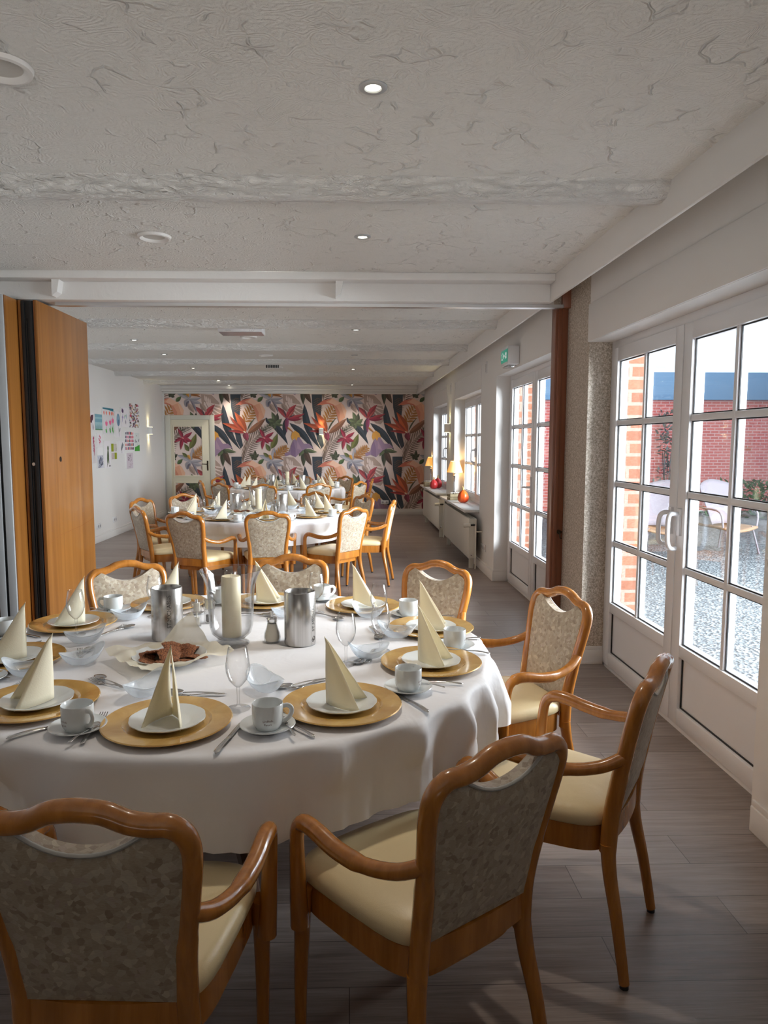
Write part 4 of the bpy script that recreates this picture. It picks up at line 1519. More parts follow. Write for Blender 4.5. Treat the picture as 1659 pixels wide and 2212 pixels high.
K['saucer'] = one('saucer', 'saucer', 'white saucers', [(None, MB().lathe([(0, 0), (.035, 0), (.040, .004), (.070, .015), (.073, .017), (.072, .019), (.066, .0165), (.040, .0075), (.026, .0065), (.024, .005), (0, .005)], 48), M['porcelain'], 40)])
cb = MB().lathe([(0, .006), (.026, .006), (.028, 0), (.030, 0), (.033, .006), (.038, .014), (.0405, .026), (.0405, .066), (.0395, .068), (.038, .066), (.0375, .026), (.034, .014), (0, .011)], 40)
hb = MB().tube(spline([(.038, 0, .056), (.052, 0, .058), (.062, 0, .050), (.062, 0, .036), (.052, 0, .022), (.037, 0, .017)], 5), .0042, 10, (.9, 1.5))
lb = MB()
def wrap_text(mb, body, size, r, z0, ang0=0.0, arch=0.0, vertical=False):
    vs, fs = text_shape(body, size)
    out = []
    for x, y, _ in vs:
        if vertical:
            x, y = -y, x
        a = ang0 + x / r
        zz = z0 + y - arch * (x / .02) ** 2
        out.append((r * sin(a), -r * cos(a), zz))
    mb.add(out, fs)
wrap_text(lb, 'Lindhofn', .0078, .0409, .030, 0, .0022)
wrap_text(lb, 'Paruck', .0074, .0409, .0205, 0, 0)
K['cup'] = one('coffee_cup', 'cup', 'white coffee cups', [('cup_body', cb, M['porcelain'], 40), ('handle', hb, M['porcelain'], 60), ('inscription', lb, M['darkred'], None)])
K['glass'] = one('wine_glass', 'wine glass', 'small stemmed glasses', [('bowl', MB().lathe([(.004, .062), (.012, .068), (.026, .085), (.0335, .108), (.0345, .125), (.031, .150), (.0265, .176), (.0258, .1768), (.0255, .1755)], 32), M['glass'], 60),
                                                                     ('stem', MB().lathe([(.008, .006), (.0042, .016), (.0040, .040), (.0050, .056), (.006, .064)], 14), M['glass'], 60),
                                                                     ('foot', MB().lathe([(.033, 0), (.034, .0012), (.018, .005), (.008, .007)], 32), M['glass'], 60)])
def bowl_f(u, v):
    a = 2 * pi * u
    t = v
    L_ = .054 + .022 * abs(cos(a)) ** 3
    q = L_ * (.30 + .70 * t ** .7)
    z = .002 + (.034 + .030 * max(0, cos(a)) ** 4 + .016 * max(0, -cos(a)) ** 4) * t ** 1.5
    return (q * cos(a), q * sin(a) * .95, z)
bm_ = MB().grid(bowl_f, 40, 8, wrap=True)
bm_.f.append(tuple(range(39, -1, -1)))
bm_.c.append(None)
K['bowl'] = one('glass_bowl', 'bowl', 'leaf shaped glass bowls', [(None, bm_, M['frost'], 60)])
K['bowl'].modifiers.new('thickness', 'SOLIDIFY').thickness = .0018
def napkin_mb():
    m = MB()
    h = .192
    for s in (-1, 1):
        def f(u, v, s=s):
            # u along base from spine to wing tip, v up to the apex
            bx, by = u * .112, s * (.052 * u ** .8 + .010 * sin(pi * u))
            k = 1 - v
            return (bx * k + (.004 if v < 1 else .0), by * k + s * .004 * sin(pi * v) * (1 - u), h * v + .001)
        m.grid(f, 8, 10)
    return m
K['napkin'] = one('folded_napkin', 'napkin', 'cream folded napkins', [(None, napkin_mb(), M['napkin'], 60)])
K['napkin'].modifiers.new('thickness', 'SOLIDIFY').thickness = .0016

def handle_path(L0, L1, n=10):
    return [(0, L0 + (L1 - L0) * k / n, .0035 + .004 * sin(pi * k / n)) for k in range(n + 1)]
def cut_handle(m, y0, y1, w0, w1):
    n = 10
    def f(u, v):
        t = v
        wv = w0 + (w1 - w0) * t ** 2.2 + (.0012 * sin(pi * min(1, t * 8)) if t < .12 else 0)
        a = 2 * pi * u
        endk = 1 if t < .93 else sqrt(max(0.02, 1 - ((t - .93) / .07) ** 2))
        return (wv * cos(a) * endk, y0 + (y1 - y0) * t, .004 + .004 * sin(pi * t * .9) + .0016 * sin(a))
    m.grid(f, 12, 14, wrap=True)
def spoon_mb(s=1.0):
    m = MB()
    cut_handle(m, .0, .115, .0026, .0075)
    def f(u, v):
        a = 2 * pi * u
        q = v
        x = .0175 * q * cos(a) * (1 - .12 * sin(a))
        y = -.026 + .028 * q * sin(a)
        return (x, y, .0015 + .006 * q * q)
    m.grid(f, 20, 5, wrap=True)
    m.v = [(x * s, y * s, z * s) for x, y, z in m.v]
    return m
def fork_mb(s=1.0):
    m = MB()
    cut_handle(m, 0, .12, .0026, .0075)
    def f(u, v):
        return ((u * 2 - 1) * (.003 + .0085 * sin(pi / 2 * min(1, v * 1.4))), -v * .032, .004 - .003 * sin(pi * v))
    m.grid(f, 6, 6)
    for k in range(4):
        x = -.0095 + .0063 * k
        def f(u, v, x=x):
            return (x + (u * 2 - 1) * .0020 * (1 - .4 * v), -.030 - v * .046, .004 + .007 * v ** 2)
        m.grid(f, 2, 6)
    m.v = [(x * s, y * s, z * s) for x, y, z in m.v]
    return m
def knife_mb():
    m = MB()
    cut_handle(m, 0, .10, .0060, .0085)
    def f(u, v):
        wv = .0095 * (1 - max(0, (v - .75) / .25) ** 2 * .9)
        return (-.005 + u * wv * 1.3, -v * .112, .0035)
    m.grid(f, 3, 14)
    return m
sd_, fd_, kd_ = spoon_mb(1.0), fork_mb(1.0), knife_mb()
K['tsp'] = one('teaspoon', 'teaspoon', 'teaspoons on the saucers', [(None, spoon_mb(.76), M['cutlery'], 60)])
K['spoon'] = one('dessert_spoon', 'spoon', 'dessert spoons above the plates', [(None, sd_, M['cutlery'], 60)])
K['dfork'] = one('dessert_fork', 'fork', 'dessert forks above the plates', [(None, fork_mb(.86), M['cutlery'], 60)])
K['fork'] = one('table_fork', 'fork', 'forks beside the plates', [(None, fd_, M['cutlery'], 60)])
K['knife'] = one('table_knife', 'knife', 'knives beside the plates', [(None, kd_, M['cutlery'], 60)])
for k in ('tsp', 'spoon', 'dfork', 'fork', 'knife'):
    K[k].modifiers.new('thickness', 'SOLIDIFY').thickness = .0012
used = set()
def put(k, x, y, z, rz, label):
    if k not in used:
        used.add(k)
        o = K[k]
        o.location = (x, y, z)
        o.rotation_euler = (0, 0, rz)
        o['label'] = label
        return o
    return dup(K[k], (x, y, z), rz, label)

def place(tn, si, c, px, py, nap, ov=None, full=True):
    """one cover: centre of charger at (px, py)"""
    ov = ov or {}
    lab = lambda s: '%s, %s table, %s' % (s, tn, SEAT[si])
    ux, uy = c[0] - px, c[1] - py
    l = sqrt(ux * ux + uy * uy)
    ux, uy = ux / l, uy / l
    tx, ty = uy, -ux
    A = atan2(uy, ux)
    at = lambda t, u: (px + tx * t + ux * u, py + ty * t + uy * u)
    put('charger', px, py, ZT, A, lab('gold charger plate'))
    put('plate', px, py, ZT + .0055, A, lab('white scalloped dessert plate'))
    a = radians(nap)
    q = put('napkin', px - cos(a) * .05, py - sin(a) * .05, ZT + .0105, a, lab('cream folded napkin standing on plate'))
    x, y = ov.get('cup', at(.226, -.10))
    put('saucer', x, y, ZT, A, lab('white saucer under coffee cup'))
    cu = put('cup', x, y, ZT + .0052, ov.get('cupa', A - pi / 2 + .3), lab('white coffee cup'))
    if not ov.get('noglass'):
        x, y = ov.get('glass', at(.14, .17))
        put('glass', x, y, ZT, A, lab('small stemmed wine glass'))
    x, y = ov.get('bowl', at(-.135, .25))
    put('bowl', x, y, ZT, ov.get('bowla', A + 2.4), lab('leaf shaped glass bowl'))
    if full:
        x, y = ov.get('cup', at(.226, -.10))
        put('tsp', x + tx * .046 + ux * .005, y + ty * .046 + uy * .005, ZT + .012, A + 2.0, lab('teaspoon on saucer'))
        x, y = at(.185, -.075)
        put('knife', x, y, ZT, A + pi / 2 - .12, lab('steel knife beside plate'))
        x, y = at(-.185, -.02)
        put('fork', x, y, ZT, A + pi / 2 + .12, lab('steel fork beside plate'))
        x, y = at(-.03, .235)
        put('spoon', x, y, ZT, A + pi - .1, lab('dessert spoon above plate'))
        x, y = at(.0, .215)
        put('dfork', x, y, ZT, A + pi + .12, lab('dessert fork above plate'))
S1 = [(-.481, 1.831, -92), (-.020, 1.943, -14), (.278, 2.324, -24), (.330, 2.769, -6), (.066, 3.158, 0), (-.383, 3.254, 0), (-.826, 3.228, 180), (-1.128, 2.881, 184), (-1.155, 2.408, 186), (-.891, 1.987, 212)]
OV = [dict(cup=(-.212, 1.795), cupa=radians(8), glass=(-.311, 1.944), bowl=(-.602, 2.055), bowla=radians(60)),
      dict(cup=(.180, 2.074), cupa=radians(60), glass=(-.009, 2.340), bowl=(-.252, 2.085), bowla=radians(125)),
      dict(cup=(.386, 2.511), cupa=radians(70), glass=(.115, 2.488), bowl=(.07, 2.489 - .09), bowla=radians(200)),
      dict(cup=(.258, 2.991), cupa=radians(100), glass=(.123, 2.823), bowl=(.185, 2.66), bowla=radians(170)),
      dict(cup=(-.125, 3.318), cupa=radians(20), glass=(-.14, 3.067), bowl=(.084, 2.975), bowla=radians(150)),
      dict(cup=(-.589, 3.264), cupa=radians(185), glass=(-.523, 3.12)),
      dict(cup=(-1.038, 3.101), cupa=radians(185), glass=(-.832, 3.018), bowl=(-.929, 2.97), bowla=radians(30)),
      dict(cup=(-1.316, 2.70), cupa=radians(250), glass=(-1.061, 2.783 - .05), bowl=(-.985, 2.62), bowla=radians(30)),
      dict(cup=(-1.15, 2.19), cupa=radians(280), glass=(-.985, 2.27), bowl=(-.90, 2.36), bowla=radians(40)),
      dict(cup=(-.705, 1.799), cupa=radians(-35), glass=(-.72, 2.20))]
OV[9]['bowl'] = (-1.03, 2.24)
OV[9]['noglass'] = OV[8]['noglass'] = True
for i, (x, y, nap) in enumerate(S1):
    place('front', i, T1, x, y, nap, OV[i])
def auto_places(tn, c):
    ch = [(i, x, y) for t, i, x, y, a in CH if t == tn]
    have = {i: atan2(y - c[1], x - c[0]) for i, x, y in ch}
    if tn == 'middle':
        have[5] = radians(102)
    for i, a in sorted(have.items()):
        rx = cos(a)
        nap = 180 if rx < -.25 else (0 if rx > .25 else (-90 if sin(a) < 0 else 10))
        place(tn, i, c, c[0] + .74 * cos(a), c[1] + .74 * sin(a), nap, None, False)
auto_places('middle', T2)
auto_places('back', T3)
# ------------------------------------------------------------------ things in the middle of the tables
def vase_set(c, tn, z=ZT):
    # glass hurricane vase
    if 'vase' not in K:
        r = empty('hurricane_vase')
        tag(r, 'x', 'vase', 'glass hurricane vases')
        MB().lathe([(.020, .024), (.052, .026), (.072, .045), (.080, .075), (.083, .13), (.085, .18), (.090, .225), (.100, .255), (.1115, .278), (.1135, .281), (.110, .281), (.098, .255), (.087, .225), (.082, .18), (.0795, .13), (.0765, .075), (.068, .048), (.048, .031), (.0, .030)], 64).build('vase_body', M['vaseglass'], r, smooth=60)
        MB().lathe([(.0, .012), (.045, .006), (.062, 0), (.066, .004), (.064, .010), (.045, .017), (.022, .022), (.030, .026)], 48).build('vase_foot', M['vaseglass'], r, smooth=60)
        K['vase'] = r
        r = empty('pillar_candle')
        tag(r, 'x', 'candle', 'cream pillar candles')
        cb_ = MB().lathe([(0, 0), (.034, 0), (.0355, .002), (.0355, .222), (.033, .226), (.026, .223), (.008, .219), (0, .219)], 40)
        cb_.build('wax', M['candle'], r, smooth=40)
        MB().tube([(0, 0, .218), (.0005, 0, .228), (.002, 0, .236)], .0012, 6).build('wick', M['wick'], r, smooth=60)
        K['candle'] = r
        r = empty('wine_cooler')
        tag(r, 'x', 'wine cooler', 'steel wine coolers')
        MB().lathe([(0, .0), (.056, 0), (.0585, .004), (.0585, .196), (.057, .199), (.0545, .199), (.053, .196), (.052, .01), (0, .01)], 64).build('cooler_body', M['steel'], r, smooth=40)
        lb = MB()
        wrap_text(lb, 'ST.MICHAELIS', .0205, .0588, .115, .42, 0, True)
        wrap_text(lb, '- - - - - - - - - - - - - - -', .0075, .0588, .115, .62, 0, True)
        ring = [(.0588 * sin(.36 + .12 * cos(t)), -.0588 * cos(.36 + .12 * cos(t)), .026 + .008 * sin(t)) for t in [2 * pi * k / 20 for k in range(21)]]
        lb.tube(ring, .0006, 5)
        ring = [(.0588 * sin(.24 + .08 * cos(t)), -.0588 * cos(.24 + .08 * cos(t)), .020 + .006 * sin(t)) for t in [2 * pi * k / 20 for k in range(21)]]
        lb.tube(ring, .0006, 5)
        lb.build('engraving', M['darkprint'], r)
        K['cooler'] = r
        r = empty('sugar_dispenser')
        tag(r, 'x', 'sugar dispenser', 'glass sugar dispensers')
        MB().lathe([(0, .003), (.024, .003), (.026, 0), (.030, .004), (.0315, .020), (.029, .036), (.0215, .056), (.019, .070), (.019, .082)], 24, fr=lambda a, i: 1 + .012 * cos(12 * a)).build('glass_jar', M['glass'], r, smooth=60)
        MB().lathe([(0, .005), (.024, .006), (.0285, .020), (.026, .036), (.019, .054), (.0165, .072), (0, .070)], 24).build('sugar_fill', M['sugar'], r, smooth=60)
        MB().lathe([(.0205, .078), (.0215, .080), (.0215, .090), (.018, .094), (0, .0945)], 24).tube([(0, 0, .093), (0, 0, .118)], .0055, 12).build('cap', M['chrome'], r, smooth=40)
        K['sugar'] = r
        for nm, fill in (('pepper_mill', 'pepper'), ('salt_mill', 'sugar')):
            r = empty(nm)
            tag(r, 'x', 'spice mill', 'acrylic spice mills')
            MB().box(-.017, .017, -.017, .017, .0, .058).build('mill_body', M['acrylic'], r, bevel=.002)
            MB().box(-.0205, .0205, -.0205, .0205, .060, .098).build('mill_head', M['acrylic'], r, bevel=.003)
            MB().box(-.010, .010, -.010, .010, .006, .034).tube([(0, 0, .03), (0, 0, .06)], .0025, 8).build('fill', M[fill], r)
            MB().box(-.0125, .0125, -.0125, .0125, .061, .094).build('grinder_core', M['sugar'] if fill == 'sugar' else M['candle'], r, bevel=.001)
            MB().tube([(0, 0, .097), (0, 0, .110)], .0055, 12).build('knob', M['chrome'], r, smooth=40)
            K[nm] = r
        # biscuit plate
        r = one('biscuit_plate', 'plate', 'biscuit plates', [(None, MB().lathe([(0, 0), (.06, 0), (.105, .018), (.125, .028), (.124, .031), (.104, .022), (.062, .005), (0, .005)], 56), M['porcelain'], 40)])
        K['bplate'] = r
        def pf(u, v):
            x, y = (u * 2 - 1), (v * 2 - 1)
            # square sheet, rotated, sagging on the plate with risen corners
            X, Y = x * .165, y * .150
            q = sqrt(X * X + Y * Y)
            z = .008 + .026 * max(0, min(1, (q - .088) / .045)) ** 1.3 + .10 * max(0, q - .14)
            z += .006 * sin(9 * x + 2 * y) * min(1, max(0, q - .07) / .06) + .005 * sin(11 * y - 3 * x) * min(1, max(0, q - .07) / .06)
            if x > .25 and y > .25:
                z += .08 * ((x - .25) * (y - .25)) / .56
            return (X, Y, max(.006, z))
        K['paper'] = one('parchment_paper', 'paper', 'parchment papers under the biscuits', [(None, MB().grid(pf, 30, 30), M['paper'], 180)])
        rk = random.Random(4)
        def ck(u, v):
            a = 2 * pi * u
            q = v if v < .5 else 1 - v
            rr = q * 2
            lump = 1 + .05 * sin(5 * a + 1) + .04 * sin(9 * a)
            z = (.0085 if v >= .5 else 0) * (1 - .5 * rr ** 3) + (.0015 * sin(17 * u * 6.28 + 23 * v) if v >= .5 else 0)
            return (.039 * rr ** .7 * lump * cos(a), .039 * rr ** .7 * lump * sin(a), z + .0005)
        K['cookie'] = one('oat_biscuit', 'biscuit', 'oat biscuits piled on the plates', [(None, MB().grid(ck, 36, 12, wrap=True), M['cookie'], 60)])
    def go(key, x, y, zz, rz, label):
        return put(key, c[0] + x, c[1] + y, zz, rz, label)
    t = tn + ' table'
    go('vase', -.005, .02, z, 0, 'flared clear glass vase around the candle, %s' % t)
    go('candle', -.004, .022, z + .031, 0, 'thick cream candle inside the glass vase, %s' % t)
    go('cooler', -.263, .105, z, radians(4), 'brushed steel wine cooler with readable lettering beside biscuits, %s' % t)
    go('cooler', .249, .025, z, radians(44), 'brushed steel wine cooler beside the sugar dispenser, %s' % t)
    go('sugar', .143, .045, z, 0, 'pear shaped glass sugar dispenser with chrome spout, %s' % t)
    go('salt_mill', -.190, .290, z, radians(10), 'clear salt mill behind the wine cooler, %s' % t)
    go('pepper_mill', -.150, .335, z, radians(25), 'clear pepper mill behind the wine cooler, %s' % t)
    bx, by = (-.182, -.19) if tn == 'front' else (-.16, -.17)
    go('bplate', bx, by, z, 0, 'white porcelain plate under the biscuits, %s' % t)
    go('paper', bx, by, z + .001, radians(40), 'crinkled parchment lining the biscuit plate, %s' % t)
    names = ['leftmost', 'lower left', 'front', 'lower right', 'rightmost', 'back left', 'back right', 'middle', 'top left', 'top right', 'upper front', 'top']
    pos = [(-.075, -.005, .013, .3, -.1), (-.048, -.045, .012, .25, .2), (.005, -.052, .013, .2, .0), (.050, -.040, .013, .2, -.2), (.080, .0, .014, -.2, -.1), (-.035, .045, .016, -.3, .1), (.045, .05, .018, -.3, .1),
           (.0, .005, .018, .0, .0), (-.040, .0, .030, .3, -.2), (.044, .012, .031, .3, .25), (.005, -.026, .031, .4, .1), (.004, .026, .042, .25, -.1)]
    n_ = 12 if tn == 'front' else 4
    for k in range(n_):
        x, y, zz, rx, ry = pos[k] if tn == 'front' else pos[7 + k]
        q = go('cookie', bx + x * 1.12, by + y * 1.12, z + zz, k * 1.3, '%s brown oat biscuit of the pile, %s' % (names[k if tn == 'front' else 7 + k], t))
        q.rotation_euler = (rx, ry, k * 1.3)
vase_set(T1, 'front')
vase_set(T2, 'middle')
vase_set(T3, 'back')

# ------------------------------------------------------------------ ceiling fittings
def spot_proto(lit=True):
    r = empty('ceiling_spotlight')
    tag(r, 'x', 'spotlight', 'round ceiling spotlights')
    MB().lathe([(.024, -.002), (.028, -.006), (.040, -.007), (.046, -.003), (.046, .002)], 36).build('trim_ring', M['alu_matt'], r, smooth=40)
    MB().lathe([(0, -.0045), (.018, -.0045), (.0245, -.002), (.0245, .001)], 28).build('lens', M['lens'] if lit else M['white'], r, smooth=40)
    if lit:
        ld = bpy.data.lights.new('spot_glow', 'SPOT')
        ld.energy = LAMP
        ld.color = (1.0, .90, .76)
        ld.spot_size = radians(96)
        ld.spot_blend = 1.0
        ld.shadow_soft_size = .03
        lo = bpy.data.objects.new('spot_glow', ld)
        C.objects.link(lo)
        lo.parent = r
        lo.location = (0, 0, -.02)
    return r
ordn = ['first', 'second', 'third', 'fourth', 'fifth', 'sixth', 'seventh']
row_r = [(2.386, 1), (4.043, 1), (7.296, 1), (9.398, 0), (11.162, 1), (12.321, 1), (14.19, 1)]
row_l = [(5.95, 1), (8.075, 1), (9.364, 1), (11.088, 1), (13.207, 1), (14.372, 1)]
sp = spot_proto()
sp.location = (.083, 2.386, ZC)
sp['label'] = 'first ceiling spotlight from the viewer in the window side row'
sp0 = spot_proto(False)
for k, (y, lit) in enumerate(row_r):
    lab = '%s ceiling spotlight from the viewer in the window side row' % ordn[k]
    if not lit:
        sp0.location = (.085, y, ZC)
        sp0['label'] = 'unlit ceiling spotlight, fourth from the viewer in the window side row'
    elif k:
        dup(sp, (.083, y, ZC), 0, lab)
for k, (y, lit) in enumerate(row_l):
    dup(sp, (-2.37, y, ZC), 0, '%s ceiling spotlight in the row along the painting wall' % ordn[k])
r = empty('ceiling_speaker', (-1.045, 2.29, ZC))
tag(r, 'first large round ceiling ring, cut by the picture edge', 'ceiling speaker', 'large round recessed ceiling rings')
MB().lathe([(.060, .001), (.064, -.008), (.078, -.016), (.088, -.013), (.092, -.001)], 44).build('trim_ring', M['white'], r, smooth=40)
MB().lathe([(0, -.0012), (.045, -.0012), (.064, -.0030)], 36).build('recess', mat('ring recess', lin(.80, .79, .77), .5), r, smooth=60)
for k, y in enumerate((4.064, 7.798, 9.43, 10.9)):
    dup(r, (-1.065, y, ZC), 0, '%s large round ceiling ring counted from the viewer' % ordn[k + 1])
r = empty('emergency_light', (-1.04, 7.13, ZC))
tag(r, 'long white box lamp on the ceiling before the third beam', 'ceiling lamp')
MB().box(-.215, .215, -.13, .13, -.07, 0).build('housing', M['pvc'], r, bevel=.008)
MB().box(-.205, .205, -.12, .12, -.073, -.068).build('diffuser', mat('dark glossy diffuser', lin(.62, .56, .54), .12), r)
m = MB()
for k in range(9):
    m.box(-.14 + .006 * k, -.137 + .006 * k, -.131, -.130, -.058, -.054)
    m.box(.09 + .007 * k, .094 + .007 * k, -.131, -.130, -.058 + .012 * (k % 3), -.053 + .012 * (k % 3))
m.build('small_print', M['darkprint'], r)
m = MB().box(-.17, .17, -.06, .06, -.03, 0)
r = empty('ceiling_vent', (-1.09, 10.45, ZC - .04))
tag(r, 'small dark slotted vent under a far ceiling beam', 'vent')
MB().box(-.10, .10, -.04, .04, -.03, .04).build('vent_body', M['white'], r, bevel=.003)
m = MB()
for k in range(8):
    m.box(-.092 + .024 * k, -.074 + .024 * k, -.042, -.04, -.024, .018)
m.build('slots', M['black'], r)

# ------------------------------------------------------------------ wall lamps
def sconce(x, y, z, rz, label):
    r = empty('wall_lamp', (x, y, z), rz)
    tag(r, label, 'wall lamp', 'white up and down wall lamps')
    m = MB().box(-.045, .045, -.085, -.0, -.065, .065)
    m.build('lamp_body', M['white'], r, bevel=.004)
    MB().box(-.034, .034, -.075, -.012, .0652, .0665).build('upper_lens', M['warmlens'], r)
    MB().box(-.034, .034, -.075, -.012, -.0665, -.0652).build('lower_lens', M['warmlens'], r)
    for s in (1, -1):
        ld = bpy.data.lights.new('wall_glow', 'SPOT')
        ld.energy = 3.0
        ld.color = (1.0, .84, .42)
        ld.spot_size = radians(75)
        ld.spot_blend = .5
        ld.shadow_soft_size = .012
        lo = bpy.data.objects.new('wall_glow', ld)
        C.objects.link(lo)
        lo.parent = r
        lo.location = (0, -.04, s * .075)
        if s > 0:
            lo.rotation_euler = (pi, 0, 0)
    return r
sconce(XL, 13.48, 1.715, radians(90), 'white wall lamp beside the children paintings')
sconce(XR, 10.95, 1.713, radians(-90), 'white wall lamp between the two lattice windows')
sconce(-.547, YB - .016, 1.717, 0, 'white wall lamp glowing on the tropical wallpaper')

# ------------------------------------------------------------------ sill decoration
def table_lamp(x, y, label):
    r = empty('table_lamp', (x, y, .685))
    tag(r, label, 'table lamp', 'silver lamps on the window sills')
    MB().lathe([(0, 0), (.055, 0), (.055, .012), (.035, .022), (.028, .05), (.034, .07), (.020, .09), (.017, .11), (.021, .22), (.016, .30), (.024, .315), (.024, .325), (.014, .335), (.014, .35), (.020, .36), (.010, .37), (0, .37)], 24).build('base', M['silver'], r, smooth=40)
    MB().lathe([(.118, .372), (.066, .535)], 36, fr=lambda a, i: 1 + .012 * cos(24 * a)).build('lamp_shade', M['shade'], r, smooth=60)
    MB().lathe([(0, .40), (.02, .41), (.028, .44), (.018, .47), (0, .475)], 16).build('bulb', M['warmlens'], r, smooth=60)
    ld = bpy.data.lights.new('lamp_glow', 'POINT')
    ld.energy = 2.2
    ld.color = (1, .70, .36)
    ld.shadow_soft_size = .03
    lo = bpy.data.objects.new('lamp_glow', ld)
    C.objects.link(lo)
    lo.parent = r
    lo.location = (0, 0, .50)
    return r
table_lamp(1.575, 10.42, 'lit silver table lamp on the sill of the nearer lattice window')
table_lamp(1.56, 13.25, 'lit silver table lamp on the sill of the far lattice window')
def crate(x, y, rz, label):
    r = empty('decor_crate', (x, y, .685), rz)
    tag(r, label, 'crate', 'wooden decor crates on the sills')
    m = MB()
    for z in (0, .045):
        m.box(-.10, .10, -.075, -.066, z, z + .038).box(-.10, .10, .066, .075, z, z + .038)
        m.box(-.10, -.092, -.066, .066, z, z + .038).box(.092, .10, -.066, .066, z, z + .038)
    m.box(-.095, .095, -.07, .07, 0, .006)
    m.build('slats', M['crate'], r, bevel=.001)
    m = MB()
    rr = random.Random(int(y * 10))
    for k in range(16):
        px, py = rr.uniform(-.08, .08), rr.uniform(-.055, .055)
        for q in range(5):
            a = 2 * pi * q / 5 + rr.random()
            m.add([(px, py, .085 + .02 * rr.random()), (px + .022 * cos(a), py + .022 * sin(a), .10), (px + .028 * cos(a + .5), py + .028 * sin(a + .5), .105), (px + .018 * cos(a + 1), py + .018 * sin(a + 1), .098)], [(0, 1, 2, 3)])
    m.build('dried_flowers', M['flowerwhite'], r, fix=False)
    return r
crate(1.52, 9.98, radians(10), 'small wooden crate of white flowers beside the near lamp')
crate(1.50, 13.0, radians(4), 'small wooden crate on the far window sill')
def pumpkin(x, y, s, key, rz, label, z=.685):
    r = empty('pumpkin', (x, y, z), rz)
    tag(r, label, 'pumpkin', 'pumpkins on the window sills')
    prof = [(0, .012)] + [(.085 * s * (sin(pi * t) ** .75) * (1 - .30 * t), .004 + .16 * s * (1 - cos(pi * t)) / 2 + (.05 * s * max(0, t - .75) * 4 * (t - .75))) for t in [k / 16 for k in range(1, 16)]] + [(.012 * s, .178 * s), (0, .178 * s)]
    MB().lathe(prof, 40, fr=lambda a, i: 1 + .03 * cos(7 * a)).build('flesh', M[key], r, smooth=60)
    MB().tube(spline([(0, 0, .17 * s), (-.004 * s, 0, .20 * s), (-.014 * s, 0, .225 * s)], 4), [.014 * s, .013 * s, .012 * s, .011 * s, .010 * s, .009 * s, .008 * s, .008 * s, .007 * s], 8).build('stalk', M['stalk'], r, smooth=50)
    return r
pumpkin(1.545, 9.45, 1.0, 'pumpkin', .4, 'orange pumpkin on the nearer window sill')
pumpkin(1.49, 12.28, .95, 'pumpkin_red', 1.2, 'smaller red pumpkin at the front of the far sill')
pumpkin(1.58, 12.46, 1.05, 'pumpkin_red', 2.2, 'larger red pumpkin by the window on the far sill')
pumpkin(1.56, 12.78, .8, 'pumpkin_red', 3.0, 'red pumpkin half behind the crate on the far sill')

# ------------------------------------------------------------------ radiators, sockets, sign
def radiator(y0, y1, label):
    r = empty('radiator', (1.47, y0, 0))
    tag(r, label, 'radiator', 'white panel radiators')
    W = y1 - y0
    MB().box(-.055, -.035, 0, W, .14, .60).build('front_panel', M['radiator'], r, bevel=.008)
    MB().box(.02, .035, .02, W - .02, .15, .59).build('back_panel', M['radiator'], r, bevel=.006)
    MB().box(-.054, .035, -.004, .004, .14, .60).build('side_cover', M['radiator'], r, bevel=.003)
    MB().box(-.054, .035, W - .004, W + .004, .14, .60).build('side_cover', M['radiator'], r, bevel=.003)
    g = MB()
    n = int(W / .03)
    for k in range(n):
        g.box(-.034, .02, .01 + k * (W - .02) / n, .016 + k * (W - .02) / n, .585, .600)
    g.box(-.054, -.040, 0, W, .597, .604).box(.022, .034, 0, W, .597, .604)
    g.build('grille', M['radiator'], r)
    v = MB()
    v.tube([(.0, -.005, .535), (.0, -.06, .535)], .012, 10).tube([(.0, -.045, .535), (-.05, -.045, .535)], .011, 10)
    v.build('valve', M['black'], r, smooth=40)
    MB().tube([(-.045, -.045, .535), (-.052, -.045, .535), (-.12, -.045, .535), (-.128, -.045, .535)], [.020, .025, .025, .019], 18).build('thermostat_head', M['radiator'], r, smooth=40)
    p = MB().tube(spline([(0, -.045, .535), (.012, -.062, .52), (.014, -.066, .48), (.014, -.066, .02)], 4), .008, 10).tube([(.014, -.066, .46), (.095, -.066, .46)], .008, 10)
    p.build('pipe', M['radiator'], r, smooth=50)
    for y in (.12, W - .12):
        MB().box(-.03, .03, y - .012, y + .012, .0, .14).build('foot', M['radiator'], r, bevel=.002)
    MB().lathe([(0, 0), (.014, 0), (.014, .004), (.009, .006), (0, .006)], 16).build('vent_plug', M['chrome'], r, smooth=40)
    o = r.children[-1]
    o.location = (-.02, -.004, .18)
    o.rotation_euler = (pi / 2, 0, 0)
    return r
radiator(8.22, 10.35, 'white panel radiator under the nearer lattice window')
radiator(10.98, 13.30, 'white panel radiator under the far lattice window')
def socket(x, y, z, rz, label, n=2):
    r = empty('wall_socket', (x, y, z), rz)
    tag(r, label, 'socket', 'white double wall sockets')
    w = .081 * n / 2 + .0
    MB().box(-.0405 * n, .0405 * n, -.012, 0, -.0405, .0405).build('cover_plate', M['pvc'], r, bevel=.004)
    hm = MB()
    for k in range(n):
        cx = -.0405 * n + .0405 + .081 * k
        hm.tube([(cx, -.0125, 0), (cx, -.0128, 0)], .021, 20)
    hm.build('socket_wells', mat('socket well', lin(.62, .62, .63), .5), r)
    return r
socket(XL, 10.67, .245, radians(90), 'white double socket nearer the wood partition')
socket(XL, 11.40, .266, radians(90), 'white double socket farther along the painting wall')
socket(XR, 8.09, .288, radians(-90), 'white triple socket beside the radiator valve', 3)
socket(.756, YB - .016, .26, 0, 'white double socket on the tropical wallpaper')
